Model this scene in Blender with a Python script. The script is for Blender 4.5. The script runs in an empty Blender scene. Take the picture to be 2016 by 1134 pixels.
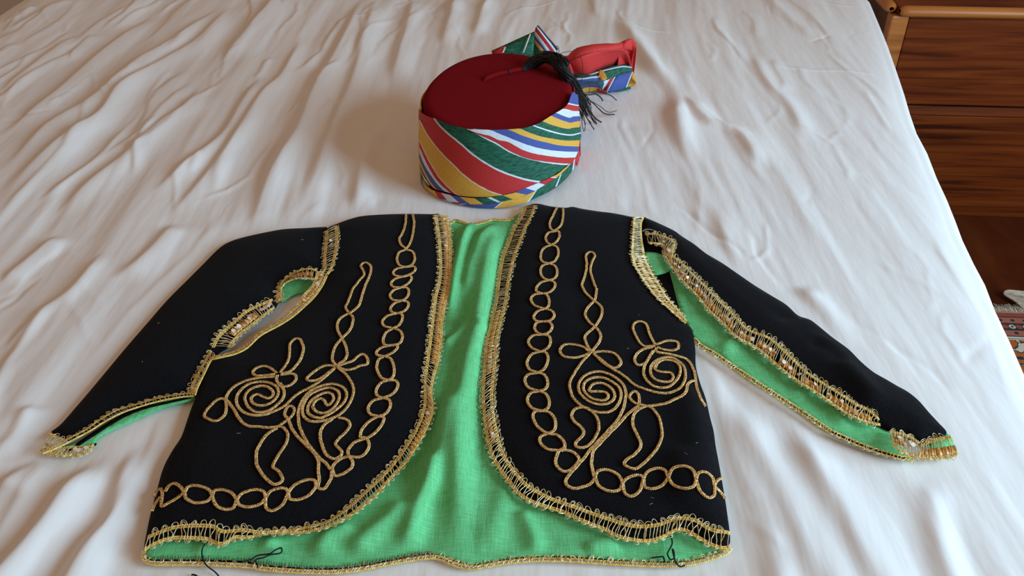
import bpy, math, random
import numpy as np
from mathutils import Vector
from mathutils.geometry import delaunay_2d_cdt

random.seed(7)
rng = np.random.default_rng(7)
C = bpy.context.scene.collection
SC = bpy.context.scene

# ------------------------------------------------------------------ camera, world, lights, exposure
BED = 0.55                       # height of the bed top above the floor
CAMZ = 1.07
PITCH = math.radians(35.0)
FPX = 1700.0                     # focal length for a 2016 px wide frame
cam_d = bpy.data.cameras.new('camera')
cam_d.sensor_width = 36.0
cam_d.lens = 36.0 * FPX / 2016.0
cam_d.clip_start = 0.02
cam = bpy.data.objects.new('camera', cam_d)
cam.location = (0, 0, CAMZ)
cam.rotation_euler = (math.pi / 2 - PITCH, 0, 0)
C.objects.link(cam)
SC.camera = cam

W = bpy.data.worlds.new('world')
SC.world = W
W.use_nodes = True
bg = W.node_tree.nodes['Background']
bg.inputs[0].default_value = (1.0, 0.64, 0.41, 1)
bg.inputs[1].default_value = 0.36


def area(name, loc, target, sx, sy, power, col):
    l = bpy.data.lights.new(name, 'AREA')
    l.shape = 'RECTANGLE'
    l.size, l.size_y = sx, sy
    l.energy = power
    l.color = col
    o = bpy.data.objects.new(name, l)
    o.location = loc
    o.rotation_euler = (Vector(target) - Vector(loc)).to_track_quat('-Z', 'Y').to_euler()
    C.objects.link(o)
    return o


area('window_daylight', (1.68, -0.02, 1.28), (0.0, 0.80, 1.05), 1.0, 1.1, 58.0, (0.53, 0.82, 1.03))

SC.view_settings.view_transform = 'Standard'
SC.view_settings.look = 'None'
SC.view_settings.gamma = 1.0
SC.view_settings.use_curve_mapping = False
SC.view_settings.exposure = 0.0
try:
    SC.cycles.use_denoising = True
except Exception:
    pass

# ------------------------------------------------------------------ pixel rays of the photograph
FW = np.array([0, math.cos(PITCH), -math.sin(PITCH)])
UP = np.array([0, math.sin(PITCH), math.cos(PITCH)])
RT = np.array([1.0, 0, 0])
CP = np.array([0, 0, CAMZ])


def rays(px):
    px = np.asarray(px, float)
    return FW + np.outer((px[:, 0] - 1008) / FPX, RT) - np.outer((px[:, 1] - 567) / FPX, UP)


def at(px, z=0.0):
    """points on the horizontal plane z above the bed seen at photo pixels px"""
    d = rays(px)
    t = (BED + np.asarray(z, float) - CAMZ) / d[:, 2]
    return CP + d * np.reshape(t, (-1, 1))


def aty(px, Y):
    d = rays(px)
    return CP + d * np.reshape(np.asarray(Y, float) / d[:, 1], (-1, 1))


def proj(P):
    q = np.asarray(P) - CP
    dz = q @ FW
    return np.stack([1008 + FPX * (q @ RT) / dz, 567 - FPX * (q @ UP) / dz], -1)


def Zm(ox, oy, s, pts):
    return [(ox + x / s, oy + y / s) for x, y in pts]


# ------------------------------------------------------------------ materials
def new_mat(name):
    m = bpy.data.materials.new(name)
    m.use_nodes = True
    nt = m.node_tree
    return m, nt, nt.nodes['Principled BSDF']


def N(nt, kind, **kw):
    n = nt.nodes.new(kind)
    for k, v in kw.items():
        setattr(n, k, v)
    return n


def mapping(nt, scale, rot=(0, 0, 0)):
    tc = N(nt, 'ShaderNodeTexCoord')
    mp = N(nt, 'ShaderNodeMapping')
    mp.inputs['Scale'].default_value = scale
    mp.inputs['Rotation'].default_value = rot
    nt.links.new(tc.outputs['Object'], mp.inputs['Vector'])
    return mp


def ramp(nt, stops, interp='LINEAR'):
    r = N(nt, 'ShaderNodeValToRGB')
    cr = r.color_ramp
    cr.interpolation = interp
    cr.elements[0].position, cr.elements[0].color = stops[0][0], (*stops[0][1], 1)
    cr.elements[1].position, cr.elements[1].color = stops[-1][0], (*stops[-1][1], 1)
    for p, c in stops[1:-1]:
        e = cr.elements.new(p)
        e.color = (*c, 1)
    return r


def fabric(name, c1, c2, scale=(300, 300, 300), rough=0.85, sheen=0.0, bump=0.1, bscale=(900, 900, 900), bdist=0.0006,
           metallic=0.0, detail=3, spec=0.3, rot=(0, 0, 0), lo=0.35, hi=0.65):
    m, nt, b = new_mat(name)
    mp = mapping(nt, scale, rot)
    n = N(nt, 'ShaderNodeTexNoise')
    n.inputs['Scale'].default_value = 1.0
    n.inputs['Detail'].default_value = detail
    nt.links.new(mp.outputs[0], n.inputs['Vector'])
    r = ramp(nt, [(lo, c1), (hi, c2)])
    nt.links.new(n.outputs['Fac'], r.inputs[0])
    nt.links.new(r.outputs[0], b.inputs['Base Color'])
    b.inputs['Roughness'].default_value = rough
    b.inputs['Metallic'].default_value = metallic
    b.inputs['Specular IOR Level'].default_value = spec
    if sheen:
        b.inputs['Sheen Weight'].default_value = sheen
        b.inputs['Sheen Roughness'].default_value = 0.5
    if bump:
        mp2 = mapping(nt, bscale, rot)
        n2 = N(nt, 'ShaderNodeTexNoise')
        n2.inputs['Scale'].default_value = 1.0
        n2.inputs['Detail'].default_value = 2
        nt.links.new(mp2.outputs[0], n2.inputs['Vector'])
        bp = N(nt, 'ShaderNodeBump')
        bp.inputs['Strength'].default_value = bump
        bp.inputs['Distance'].default_value = bdist
        nt.links.new(n2.outputs['Fac'], bp.inputs['Height'])
        nt.links.new(bp.outputs[0], b.inputs['Normal'])
    return m


M = {}
M['sheet'] = fabric('white_cotton', (0.80, 0.79, 0.785), (0.83, 0.82, 0.815), (6, 2, 6), 0.9, 0.0, 0.35, (70, 16, 40), 0.0022, spec=0.15)
M['felt'] = fabric('black_wool', (0.0042, 0.0041, 0.005), (0.0075, 0.0075, 0.0095), (700, 700, 700), 0.95, 0.03, 0.4, (1500, 1500, 1500), 0.0004, spec=0.04)
M['feltb'] = fabric('black_wool_turning', (0.004, 0.004, 0.005), (0.007, 0.006, 0.006), (700, 700, 700), 0.95, 0.0, 0.3, spec=0.04)
M['red_felt'] = fabric('dark_red_felt', (0.145, 0.0035, 0.0065), (0.175, 0.0045, 0.008), (900, 900, 300), 0.95, 0.0, 0.5, (700, 260, 700), 0.0005, spec=0.06)
M['cord'] = fabric('braided_gold_cord', (0.36, 0.175, 0.042), (0.95, 0.66, 0.28), (700, 700, 700), 0.36, 0, 0, metallic=0.30, detail=3, spec=0.6, lo=0.36, hi=0.64)
M['gold'] = fabric('gold_braid_thread', (0.80, 0.50, 0.085), (1.0, 0.82, 0.28), (330, 330, 330), 0.40, 0, 0, metallic=0.12, detail=2, spec=0.5)
M['wire'] = fabric('metallic_gold_filament', (0.62, 0.42, 0.12), (1.0, 0.90, 0.60), (260, 260, 260), 0.26, 0, 0, metallic=0.35, detail=1, spec=0.6)
M['ribbon'] = fabric('orange_satin', (0.46, 0.17, 0.022), (0.82, 0.42, 0.09), (500, 500, 500), 0.38, 0, 0, metallic=0.15, spec=0.6)
M['sequin'] = fabric('gold_foil', (0.98, 0.88, 0.66), (1.0, 0.97, 0.90), (200, 200, 200), 0.24, 0, 0, metallic=0.45)
M['thread'] = fabric('black_thread', (0.006, 0.006, 0.008), (0.012, 0.012, 0.014), (900, 900, 900), 0.8, 0, 0)
M['pale'] = fabric('pale_thread', (0.45, 0.46, 0.5), (0.6, 0.6, 0.62), (900, 900, 900), 0.8, 0, 0)
M['tassel'] = fabric('black_silk', (0.005, 0.005, 0.006), (0.012, 0.012, 0.014), (500, 500, 500), 0.45, 0, 0, spec=0.4)


def lining_mat():
    m, nt, b = new_mat('green_muslin')
    mp = mapping(nt, (90, 2400, 90))
    n1 = N(nt, 'ShaderNodeTexNoise')
    n1.inputs['Scale'].default_value = 1.0
    n1.inputs['Detail'].default_value = 2
    nt.links.new(mp.outputs[0], n1.inputs['Vector'])
    mp2 = mapping(nt, (2300, 80, 90))
    n2 = N(nt, 'ShaderNodeTexNoise')
    n2.inputs['Scale'].default_value = 1.0
    n2.inputs['Detail'].default_value = 2
    nt.links.new(mp2.outputs[0], n2.inputs['Vector'])
    mx = N(nt, 'ShaderNodeMath', operation='MULTIPLY')
    nt.links.new(n1.outputs['Fac'], mx.inputs[0])
    nt.links.new(n2.outputs['Fac'], mx.inputs[1])
    r = ramp(nt, [(0.08, (0.095, 0.40, 0.14)), (0.26, (0.150, 0.60, 0.25)), (0.44, (0.22, 0.72, 0.36))])
    nt.links.new(mx.outputs[0], r.inputs[0])
    nt.links.new(r.outputs[0], b.inputs['Base Color'])
    b.inputs['Roughness'].default_value = 0.85
    b.inputs['Specular IOR Level'].default_value = 0.15
    bp = N(nt, 'ShaderNodeBump')
    bp.inputs['Strength'].default_value = 0.5
    bp.inputs['Distance'].default_value = 0.0006
    nt.links.new(mx.outputs[0], bp.inputs['Height'])
    nt.links.new(bp.outputs[0], b.inputs['Normal'])
    return m


M['lining'] = lining_mat()


def stripe(name, c, streak=None):
    if streak:
        m = fabric('printed_' + name, streak, c, (120, 120, 900), 0.7, 0, 0, spec=0.3, detail=3)
    else:
        c2 = tuple(min(1, x * 1.1) for x in c)
        m = fabric('printed_' + name, c, c2, (300, 300, 300), 0.7, 0, 0.15, (500, 500, 900), 0.0004, spec=0.3)
    return m


ST = {'b': stripe('blue', (0.055, 0.085, 0.29)), 'w': stripe('white', (0.60, 0.65, 0.70)), 'r': stripe('red', (0.46, 0.026, 0.026)),
      'y': stripe('yellow', (0.66, 0.36, 0.055)), 'g': stripe('green', (0.022, 0.155, 0.088), (0.004, 0.045, 0.032)),
      'n': stripe('navy', (0.02, 0.025, 0.06)), 'R': stripe('scarlet', (0.56, 0.035, 0.033)), 'c': stripe('cream', (0.72, 0.60, 0.46))}


def wood(name, c1, c2, c3, scale, rot=(0, 0, 0), rough=0.42, spec=0.3):
    m, nt, b = new_mat(name)
    mp = mapping(nt, scale, rot)
    n = N(nt, 'ShaderNodeTexNoise')
    n.inputs['Scale'].default_value = 1.0
    n.inputs['Detail'].default_value = 5
    n.inputs['Distortion'].default_value = 0.6
    nt.links.new(mp.outputs[0], n.inputs['Vector'])
    r = ramp(nt, [(0.30, c1), (0.48, c2), (0.68, c3)])
    nt.links.new(n.outputs['Fac'], r.inputs[0])
    nt.links.new(r.outputs[0], b.inputs['Base Color'])
    b.inputs['Roughness'].default_value = rough
    b.inputs['Specular IOR Level'].default_value = spec
    bp = N(nt, 'ShaderNodeBump')
    bp.inputs['Strength'].default_value = 0.25
    bp.inputs['Distance'].default_value = 0.001
    nt.links.new(n.outputs['Fac'], bp.inputs['Height'])
    nt.links.new(bp.outputs[0], b.inputs['Normal'])
    return m


M['oak'] = wood('stained_oak', (0.036, 0.0055, 0.0010), (0.125, 0.022, 0.0030), (0.18, 0.038, 0.0055), (3, 8, 70), rough=0.5, spec=0.10)
M['oak_edge'] = wood('stained_oak_edge', (0.26, 0.075, 0.013), (0.38, 0.12, 0.022), (0.46, 0.155, 0.032), (4, 20, 40), rough=0.4, spec=0.35)
M['oak_dark'] = wood('stained_oak_side', (0.05, 0.012, 0.004), (0.10, 0.028, 0.008), (0.14, 0.04, 0.01), (30, 6, 6))
M['floor'] = wood('floor_veneer', (0.050, 0.0095, 0.0025), (0.080, 0.0165, 0.004), (0.11, 0.026, 0.006), (9, 3, 9), (0, 0, 0.6), 0.5, 0.12)
M['wall'] = fabric('cream_plaster', (0.62, 0.50, 0.40), (0.66, 0.54, 0.44), (5, 5, 5), 0.9, 0, 0.1, (60, 60, 60), 0.002)
M['fringe'] = fabric('rug_wool_cream', (0.34, 0.27, 0.19), (0.52, 0.44, 0.34), (90, 300, 90), 0.95, 0, 0.3)
M['mattress'] = fabric('mattress_ticking', (0.6, 0.58, 0.55), (0.66, 0.64, 0.6), (20, 20, 20), 0.9, 0, 0)


# ------------------------------------------------------------------ geometry helpers
ORG = {}


def empty(name, loc, rz=0.0):
    o = bpy.data.objects.new(name, None)
    o.empty_display_size = 0.05
    o.location = loc
    o.rotation_euler = (0, 0, rz)
    C.objects.link(o)
    ORG[o.name] = np.array(loc, float)
    return o


def tag(o, label=None, cat=None, group=None, kind=None):
    if label: o['label'] = label
    if cat: o['category'] = cat
    if group: o['group'] = group
    if kind: o['kind'] = kind
    return o


def origin(p):
    while p is not None:
        if p.name in ORG:
            return ORG[p.name]
        p = p.parent
    return np.zeros(3)


def link(name, verts, faces, mats, parent=None, smooth=True, midx=None, local=False):
    v = np.asarray(verts, float).reshape(-1, 3)
    if parent is not None and not local:
        v = v - origin(parent)
    me = bpy.data.meshes.new(name)
    me.from_pydata(v.tolist(), [], [list(map(int, f)) for f in faces] if not isinstance(faces, np.ndarray) else faces.tolist())
    if not isinstance(mats, (list, tuple)):
        mats = [mats]
    for m in mats:
        me.materials.append(m)
    if midx is not None:
        me.polygons.foreach_set('material_index', np.asarray(midx, dtype=np.int32))
    if smooth:
        me.polygons.foreach_set('use_smooth', np.ones(len(me.polygons), dtype=bool))
    me.update()
    o = bpy.data.objects.new(name, me)
    C.objects.link(o)
    if parent is not None:
        o.parent = parent
    return o


class MB:
    def __init__(s):
        s.v, s.f, s.m, s.n = [], [], [], 0

    def add(s, v, f, mi=0):
        v = np.asarray(v, float).reshape(-1, 3)
        f = np.asarray(f, dtype=np.int64)
        s.v.append(v)
        s.f.append(f + s.n)
        s.m.append(np.full(len(f), mi))
        s.n += len(v)

    def tube(s, P, r, sides=5, caps=True, flat=1.0):
        P = np.asarray(P, float)
        n = len(P)
        if n < 2: return
        T = np.gradient(P, axis=0)
        T /= np.linalg.norm(T, axis=1, keepdims=True) + 1e-12
        up = np.tile([0.0, 0, 1.0], (n, 1))
        S = np.cross(T, up)
        L = np.linalg.norm(S, axis=1, keepdims=True)
        bad = L[:, 0] < 0.05
        S[bad] = np.cross(T[bad], [0.3, 1.0, 0])
        S /= np.linalg.norm(S, axis=1, keepdims=True) + 1e-12
        U = np.cross(S, T)
        r = np.broadcast_to(np.asarray(r, float), (n,))
        a = np.arange(sides) * 2 * math.pi / sides
        V = P[:, None] + r[:, None, None] * (np.cos(a)[None, :, None] * S[:, None] + flat * np.sin(a)[None, :, None] * U[:, None])
        i = np.arange(n - 1)[:, None] * sides
        j = np.arange(sides)[None]
        k = (j + 1) % sides
        f = np.stack([i + j, i + k, i + k + sides, i + j + sides], -1).reshape(-1, 4)
        s.add(V, f)

    def grid(s, G, mi=0, closed=False):
        G = np.asarray(G, float)
        a, b = G.shape[:2]
        idx = np.arange(a * b).reshape(a, b)
        if closed:
            idx = np.concatenate([idx, idx[:1]], 0)
        f = np.stack([idx[:-1, :-1], idx[1:, :-1], idx[1:, 1:], idx[:-1, 1:]], -1).reshape(-1, 4)
        s.add(G, f, mi)

    def box(s, x0, x1, y0, y1, z0, z1, mi=0):
        v = [(x, y, z) for z in (z0, z1) for y in (y0, y1) for x in (x0, x1)]
        s.add(v, [(0, 2, 3, 1), (4, 5, 7, 6), (0, 1, 5, 4), (1, 3, 7, 5), (3, 2, 6, 7), (2, 0, 4, 6)], mi)

    def build(s, name, mats, parent=None, smooth=True, local=False):
        V = np.concatenate(s.v)
        F = [f for blk in s.f for f in blk.tolist()]
        return link(name, V, F, mats, parent, smooth, np.concatenate(s.m), local)


def mod_bevel(o, w, seg=2):
    m = o.modifiers.new('bevel', 'BEVEL')
    m.width = w
    m.segments = seg
    m.limit_method = 'ANGLE'
    return o


def mod_solid(o, t, off=-1.0):
    m = o.modifiers.new('thickness', 'SOLIDIFY')
    m.thickness = t
    m.offset = off
    return o


def resample(P, ds=None, n=None):
    P = np.asarray(P, float)
    d = np.concatenate([[0], np.cumsum(np.linalg.norm(np.diff(P, axis=0), axis=1))])
    if n is None:
        n = max(2, int(round(d[-1] / ds)) + 1)
    t = np.linspace(0, d[-1], n)
    return np.stack([np.interp(t, d, P[:, k]) for k in range(P.shape[1])], -1)


def spline(P, sub=8, closed=False):
    """centripetal-ish Catmull-Rom through points"""
    P = np.asarray(P, float)
    if len(P) < 3:
        return P
    if closed:
        Q = np.concatenate([P[-1:], P, P[:2]])
    else:
        Q = np.concatenate([2 * P[:1] - P[1:2], P, 2 * P[-1:] - P[-2:-1]])
    out = []
    for i in range(len(Q) - 3):
        p0, p1, p2, p3 = Q[i:i + 4]
        t = np.linspace(0, 1, sub, endpoint=False)[:, None]
        out.append(0.5 * ((2 * p1) + (-p0 + p2) * t + (2 * p0 - 5 * p1 + 4 * p2 - p3) * t * t + (-p0 + 3 * p1 - 3 * p2 + p3) * t ** 3))
    R = np.concatenate(out)
    return R if closed else np.concatenate([R, P[-1:]])


def vnoise(x, y, seed=0):
    """smooth value noise in -1..1"""
    x = np.asarray(x, float); y = np.asarray(y, float)
    tab = np.random.default_rng(seed).uniform(-1, 1, (256, 256))
    xi = np.floor(x).astype(int); yi = np.floor(y).astype(int)
    fx = x - xi; fy = y - yi
    fx = fx * fx * fx * (fx * (fx * 6 - 15) + 10); fy = fy * fy * fy * (fy * (fy * 6 - 15) + 10)
    g = lambda a, b: tab[a % 256, b % 256]
    return (g(xi, yi) * (1 - fx) + g(xi + 1, yi) * fx) * (1 - fy) + (g(xi, yi + 1) * (1 - fx) + g(xi + 1, yi + 1) * fx) * fy


def inside(P, poly):
    x, y = P[:, 0], P[:, 1]
    r = np.zeros(len(P), bool)
    a = poly; b = np.roll(poly, -1, axis=0)
    for (x0, y0), (x1, y1) in zip(a[:, :2], b[:, :2]):
        c = (y0 > y) != (y1 > y)
        if c.any():
            r ^= c & (x < (x1 - x0) * (y - y0) / (y1 - y0 + 1e-15) + x0)
    return r


def segdist(P, line, closed=False, signed=False):
    """distance (and side, and position 0..1) of points P to a polyline"""
    L = np.asarray(line)[:, :2]
    if closed:
        L = np.concatenate([L, L[:1]])
    ln = np.concatenate([[0], np.cumsum(np.linalg.norm(np.diff(L, axis=0), axis=1))])
    best = np.full(len(P), 1e9); side = np.zeros(len(P)); pos = np.zeros(len(P))
    for i in range(len(L) - 1):
        a, b = L[i], L[i + 1]
        ab = b - a
        l2 = ab @ ab + 1e-15
        t = np.clip(((P[:, :2] - a) @ ab) / l2, 0, 1)
        q = P[:, :2] - a - t[:, None] * ab
        d = np.hypot(q[:, 0], q[:, 1])
        m = d < best
        best[m] = d[m]
        if signed:
            side[m] = (ab[0] * q[m, 1] - ab[1] * q[m, 0])
            pos[m] = (ln[i] + t[m] * math.sqrt(l2)) / ln[-1]
    if signed:
        return best, np.sign(side), pos
    return best


def smooth01(x):
    x = np.clip(x, 0, 1)
    return x * x * (3 - 2 * x)


def folds(P, FL, e0=0.12):
    """sum of fold ridges: (world line bottom->top, height, left width, right width)"""
    h = np.zeros(len(P))
    for line, A, wl, wr in FL:
        lo = line[:, :2].min(0) - 4 * max(wl, wr); hi = line[:, :2].max(0) + 4 * max(wl, wr)
        m = ((P[:, :2] > lo) & (P[:, :2] < hi)).all(1)
        if not m.any(): continue
        d, s, t = segdist(P[m], line, signed=True)
        w = np.where(s > 0, wl, wr)
        h[m] += A * np.exp(-(d / w) ** 2) * smooth01(t / 0.22 + e0) * smooth01((1 - t) / 0.22 + e0)
    return h

# ------------------------------------------------------------------ room shell
ROOM = -math.radians(3.7)         # the room is turned a little from the camera


def rot2(x, y, a=ROOM):
    return x * math.cos(a) - y * math.sin(a), x * math.sin(a) + y * math.cos(a)


def room_box(name, x0, x1, y0, y1, z0, z1, m):
    b = MB()
    b.box(x0, x1, y0, y1, z0, z1)
    o = b.build(name, m, smooth=False)
    o.rotation_euler = (0, 0, ROOM)
    return tag(o, kind='structure')


room_box('floor', -3.4, 3.0, -1.6, 4.6, -0.06, 0.0, M['floor'])
room_box('wall_back', -3.4, 3.0, 4.6, 4.7, 0.0, 2.5, M['wall'])
room_box('wall_left', -3.5, -3.4, -1.6, 4.7, 0.0, 2.5, M['wall'])
room_box('baseboard_back', -3.4, 3.0, 4.582, 4.6, 0.0, 0.09, M['oak_dark'])

# ------------------------------------------------------------------ duvet outline on the bed plane
EDGE = [(1710, 0), (1727, 40), (1744, 82), (1760, 128), (1776, 176), (1786.6, 213), (1800, 252.6), (1821, 292), (1839.5, 340), (1860, 384), (1876, 424),
        (1890, 462), (1912, 508), (1934, 549), (1953.5, 600), (1982, 660), (2016, 738)]
er = at(EDGE, -0.012)[:, :2][::-1]
er[:, 0] -= 0.012
k0 = (er[3] - er[0]) / (er[3, 1] - er[0, 1]); k1 = (er[-1] - er[-4]) / (er[-1, 1] - er[-4, 1])
er = np.concatenate([[er[0] + 0.55 * k0 * (0.10 - er[0, 1])], er, [(er[-1, 0], 2.42)]])
er[0] = (er[1, 0] + (0.10 - er[1, 1]) * 0.15, 0.10)
XL = -0.992
Y0, Y1 = 0.17, 2.36


def xr(y):
    return np.interp(y, er[:, 1], er[:, 0])


# ------------------------------------------------------------------ outlines of what lies on the bed (for flattening the folds there)
JOUT = [(77, 890), (97, 853), (150, 800), (250, 680), (330, 590), (430, 490), (480, 467), (560, 451), (645, 448), (715, 424), (868, 421), (900, 436), (1000, 432),
        (1035, 402), (1127, 406), (1245, 427), (1298, 440), (1390, 499), (1486, 562), (1594, 629), (1719, 732), (1808, 788), (1865, 853), (1887, 895), (1800, 903),
        (1683, 872), (1526, 777), (1370, 690), (1378, 753), (1405, 849), (1433, 1020), (1437, 1080), (1340, 1111), (1180, 1107), (919, 1118), (850, 1097), (707, 1122),
        (571, 1125), (283, 1100), (297, 1009), (340, 890), (384, 785), (310, 806), (200, 860), (180, 895)]
JW = at(JOUT)[:, :2]
HAT_C = np.array([-0.014, 1.035])
SHEET_FOLDS_PX = [
    ([(0, 268), (60, 222), (125, 172), (200, 105), (300, 30)], .0075, .008, .030),
    ([(0, 345), (95, 250), (185, 200), (270, 130), (345, 85), (440, 15)], .0075, .009, .026),
    ([(10, 390), (60, 335), (130, 280), (200, 235), (245, 180), (320, 130), (400, 80), (460, 10)], .0085, .010, .026),
    ([(75, 400), (140, 350), (200, 305), (248, 255)], .0035, .005, .010),
    ([(100, 430), (180, 360), (250, 310), (330, 240), (370, 215), (400, 170)], .006, .008, .022),
    ([(300, 390), (370, 330), (440, 275), (480, 210), (520, 150)], .0075, .009, .022),
    ([(320, 445), (400, 360), (460, 290), (520, 195), (560, 150), (600, 70)], .007, .008, .022),
    ([(440, 130), (490, 70), (530, 20), (545, -10)], .009, .011, .024),
    ([(480, 500), (500, 450), (535, 355), (590, 262), (632, 170), (680, 80), (715, -10)], .010, .012, .026),
    ([(590, 430), (640, 310), (690, 190), (720, 90), (745, -10)], .009, .013, .024),
    ([(700, 425), (715, 330), (745, 250)], .006, .010, .016),
    ([(770, 170), (800, 60), (815, -10)], .007, .010, .020),
    ([(870, 90), (900, -10)], .006, .010, .018),
    ([(935, 70), (960, -10)], .006, .010, .016),
    ([(20, 60), (90, 20), (160, 0)], .004, .012, .02),
    ([(0, 180), (60, 130), (150, 70)], .004, .008, .02),
    ([(1375, 330), (1341, 270), (1326, 210), (1300, 156), (1260, 99), (1215, 30)], .011, .017, .020),
    ([(1500, 335), (1458, 268), (1390, 240), (1350, 190)], .006, .010, .018),
    ([(1585, 285), (1560, 216), (1510, 160), (1480, 100)], .0045, .010, .016),
    ([(1610, 80), (1550, 30), (1510, -10)], .006, .014, .016),
    ([(1590, 1320), (1545, 1180), (1505, 1050), (1472, 970), (1440, 880), (1420, 790)], .006, .016, .020),
    ([(1740, 1320), (1640, 1160), (1570, 1020), (1530, 940), (1470, 850), (1420, 770)], .006, .018, .020),
    ([(1860, 1320), (1740, 1150), (1660, 1000), (1600, 910), (1550, 840)], .005, .016, .020),
    ([(1960, 1320), (1870, 1134), (1840, 1000), (1832, 920)], .0035, .012, .012),
    ([(1660, 690), (1625, 620), (1570, 560)], .005, .010, .014),
    ([(40, 1320), (130, 1160), (180, 1080), (222, 1030), (252, 945), (280, 870)], .010, .011, .020),
    ([(-120, 1260), (10, 1134), (85, 1050), (135, 980), (190, 915), (215, 880)], .009, .011, .020),
    ([(0, 905), (40, 860), (70, 800)], .006, .010, .020),
    ([(0, 975), (50, 930), (95, 905)], .005, .008, .016),
    ([(0, 700), (80, 620), (150, 570), (205, 500)], .0035, .005, .012),
    ([(0, 560), (60, 510), (120, 460)], .005, .008, .018),
    ([(230, 560), (300, 500), (350, 440)], .005, .010, .02),
    ([(1700, 170), (1760, 260)], .002, .004, .006),
]
SF = [(at(spline(p, 5))[:, :2], A * 1.22, wl * 0.85, wr) for p, A, wl, wr in SHEET_FOLDS_PX]

# small sharp creases left by folding and washing
CREASE = []
_rc = np.random.default_rng(12)
for _i in range(210):
    _x, _y = _rc.uniform(-0.98, 0.95), _rc.uniform(0.2, 2.2)
    _al = math.pi / 2 + _rc.normal(0, 0.35) if _rc.random() < 0.72 else _rc.uniform(0, math.pi)
    _L = _rc.uniform(0.04, 0.20)
    _b = _rc.normal(0, 0.12) * _L
    _c, _s = math.cos(_al), math.sin(_al)
    _t = np.linspace(-0.5, 0.5, 6)
    _o = _b * (0.25 - _t ** 2) * 4 + 0.03 * _L * np.sin(_t * 9 + _i)
    CREASE.append((np.stack([_x + _c * _t * _L - _s * _o, _y + _s * _t * _L + _c * _o], -1), _rc.choice([-1, 1], p=[.35, .65]) * _rc.uniform(0.0005, 0.0015), _rc.uniform(0.002, 0.004), _rc.uniform(0.003, 0.008)))

# long thin folds that run up the bed between the big ones, denser on the left
FINE = []
for _i in range(120):
    _x = -0.98 + 1.9 * _rc.random() ** 1.7
    _y = _rc.uniform(0.3, 2.0)
    _L = _rc.uniform(0.10, 0.42)
    _t = np.linspace(-0.5, 0.5, 7)
    _a = _rc.normal(0.02, 0.10)
    _o = _rc.normal(0, 0.03) * _L * (0.25 - _t ** 2) * 4 + 0.02 * _L * np.sin(_t * 8 + _i)
    FINE.append((np.stack([_x + _a * _t * _L + _o, _y + _t * _L], -1), _rc.uniform(0.0010, 0.0034), _rc.uniform(0.003, 0.006), _rc.uniform(0.006, 0.018)))


def sheet_z(P):
    """height of the duvet cover above the bed plane"""
    x, y = P[:, 0], P[:, 1]
    wv = x + 0.03 * vnoise(x * 2, y * 1.5, 4)
    h = folds(P, SF, 0.0)
    h += 0.0034 * vnoise(wv * 19, y * 1.7, 1) + 0.0014 * vnoise(wv * 44, y * 3.4, 2) + 0.0005 * vnoise(wv * 100, y * 10, 3)
    h += 0.004 * vnoise(x * 4, y * 2.2, 5)
    h += folds(P, CREASE, 0.0) + folds(P, FINE, 0.0)
    rt = smooth01((x - 0.22) / 0.35)
    h *= 1 - 0.5 * rt
    dj = segdist(P, JW, closed=True)
    ins = inside(P, JW)
    dj = np.where(ins, 0, dj)
    dh = np.maximum(np.hypot((x - HAT_C[0]) / 1.0, (y - HAT_C[1]) / 1.15) - 0.115, 0)
    dt = np.maximum(np.hypot(x - 0.145, y - 1.275) - 0.085, 0)
    k = np.minimum(np.minimum(smooth01(dj / 0.045), smooth01(dh / 0.10)), smooth01(dt / 0.05))
    flat = 0.0005 * vnoise(wv * 26, y * 4, 6)
    return h * k + flat * (1 - k) - 0.0008


def build_duvet():
    r = 0.020
    nflat = 560
    dl = np.concatenate([np.linspace(0, r * math.pi / 2, 7)[1:], r * math.pi / 2 + np.linspace(0, 0.34, 12)[1:]])
    U = np.concatenate([-dl[::-1], np.linspace(0, 1, nflat), 1 + dl])
    nrow = 600
    V = np.concatenate([-dl[::-1], np.linspace(0, 1, nrow), 1 + dl])
    uo = np.where(U < 0, U, np.where(U > 1, U - 1, 0)); uf = np.clip(U, 0, 1)
    vo = np.where(V < 0, V, np.where(V > 1, V - 1, 0)); vf = np.clip(V, 0, 1)
    yy = (Y0 + (Y1 - Y0) * vf)[:, None] + np.zeros_like(U)[None]
    xl = np.full_like(yy, XL); xrr = xr(yy)
    xx = xl + (xrr - xl) * uf[None]

    def rnd(o):
        a = np.abs(o)
        out = np.where(a < r * math.pi / 2, r * np.sin(a / r), r)
        drop = np.where(a < r * math.pi / 2, r * (1 - np.cos(a / r)), r + a - r * math.pi / 2)
        return out * np.sign(o), drop
    ox, dx = rnd(uo); oy, dy = rnd(vo)
    P = np.stack([xx.ravel(), yy.ravel()], -1)
    z = sheet_z(P).reshape(xx.shape)
    de = np.minimum(np.minimum(xx - xl, xrr - xx), np.minimum(yy - Y0, Y1 - yy))
    z = z * smooth01(de / 0.06 + 0.25) - 0.010 * np.exp(-de / 0.022)
    drop = np.maximum(dx[None] + 0 * yy, dy[:, None] + 0 * yy)
    side = smooth01((drop - 0.02) / 0.25)
    rip = side * (0.012 * vnoise(yy * 9, drop * 2, 8) * (np.abs(ox)[None] > 1e-6) + 0.02 * side)
    X = xx + ox[None] + np.sign(ox)[None] * rip
    Y = yy + oy[:, None] + np.sign(oy)[:, None] * side * (0.02 + 0.012 * vnoise(xx * 9, drop * 2, 9))
    Z = BED + z - drop
    b = MB()
    b.grid(np.stack([X, Y, Z], -1)[::1, :][:, ::1])
    for f in b.f:
        f[:] = f[:, ::-1]
    o = b.build('duvet', M['sheet'])
    tag(o, 'rumpled white cotton duvet cover spread over the whole bed', 'bedding')
    return o


build_duvet()

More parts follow.
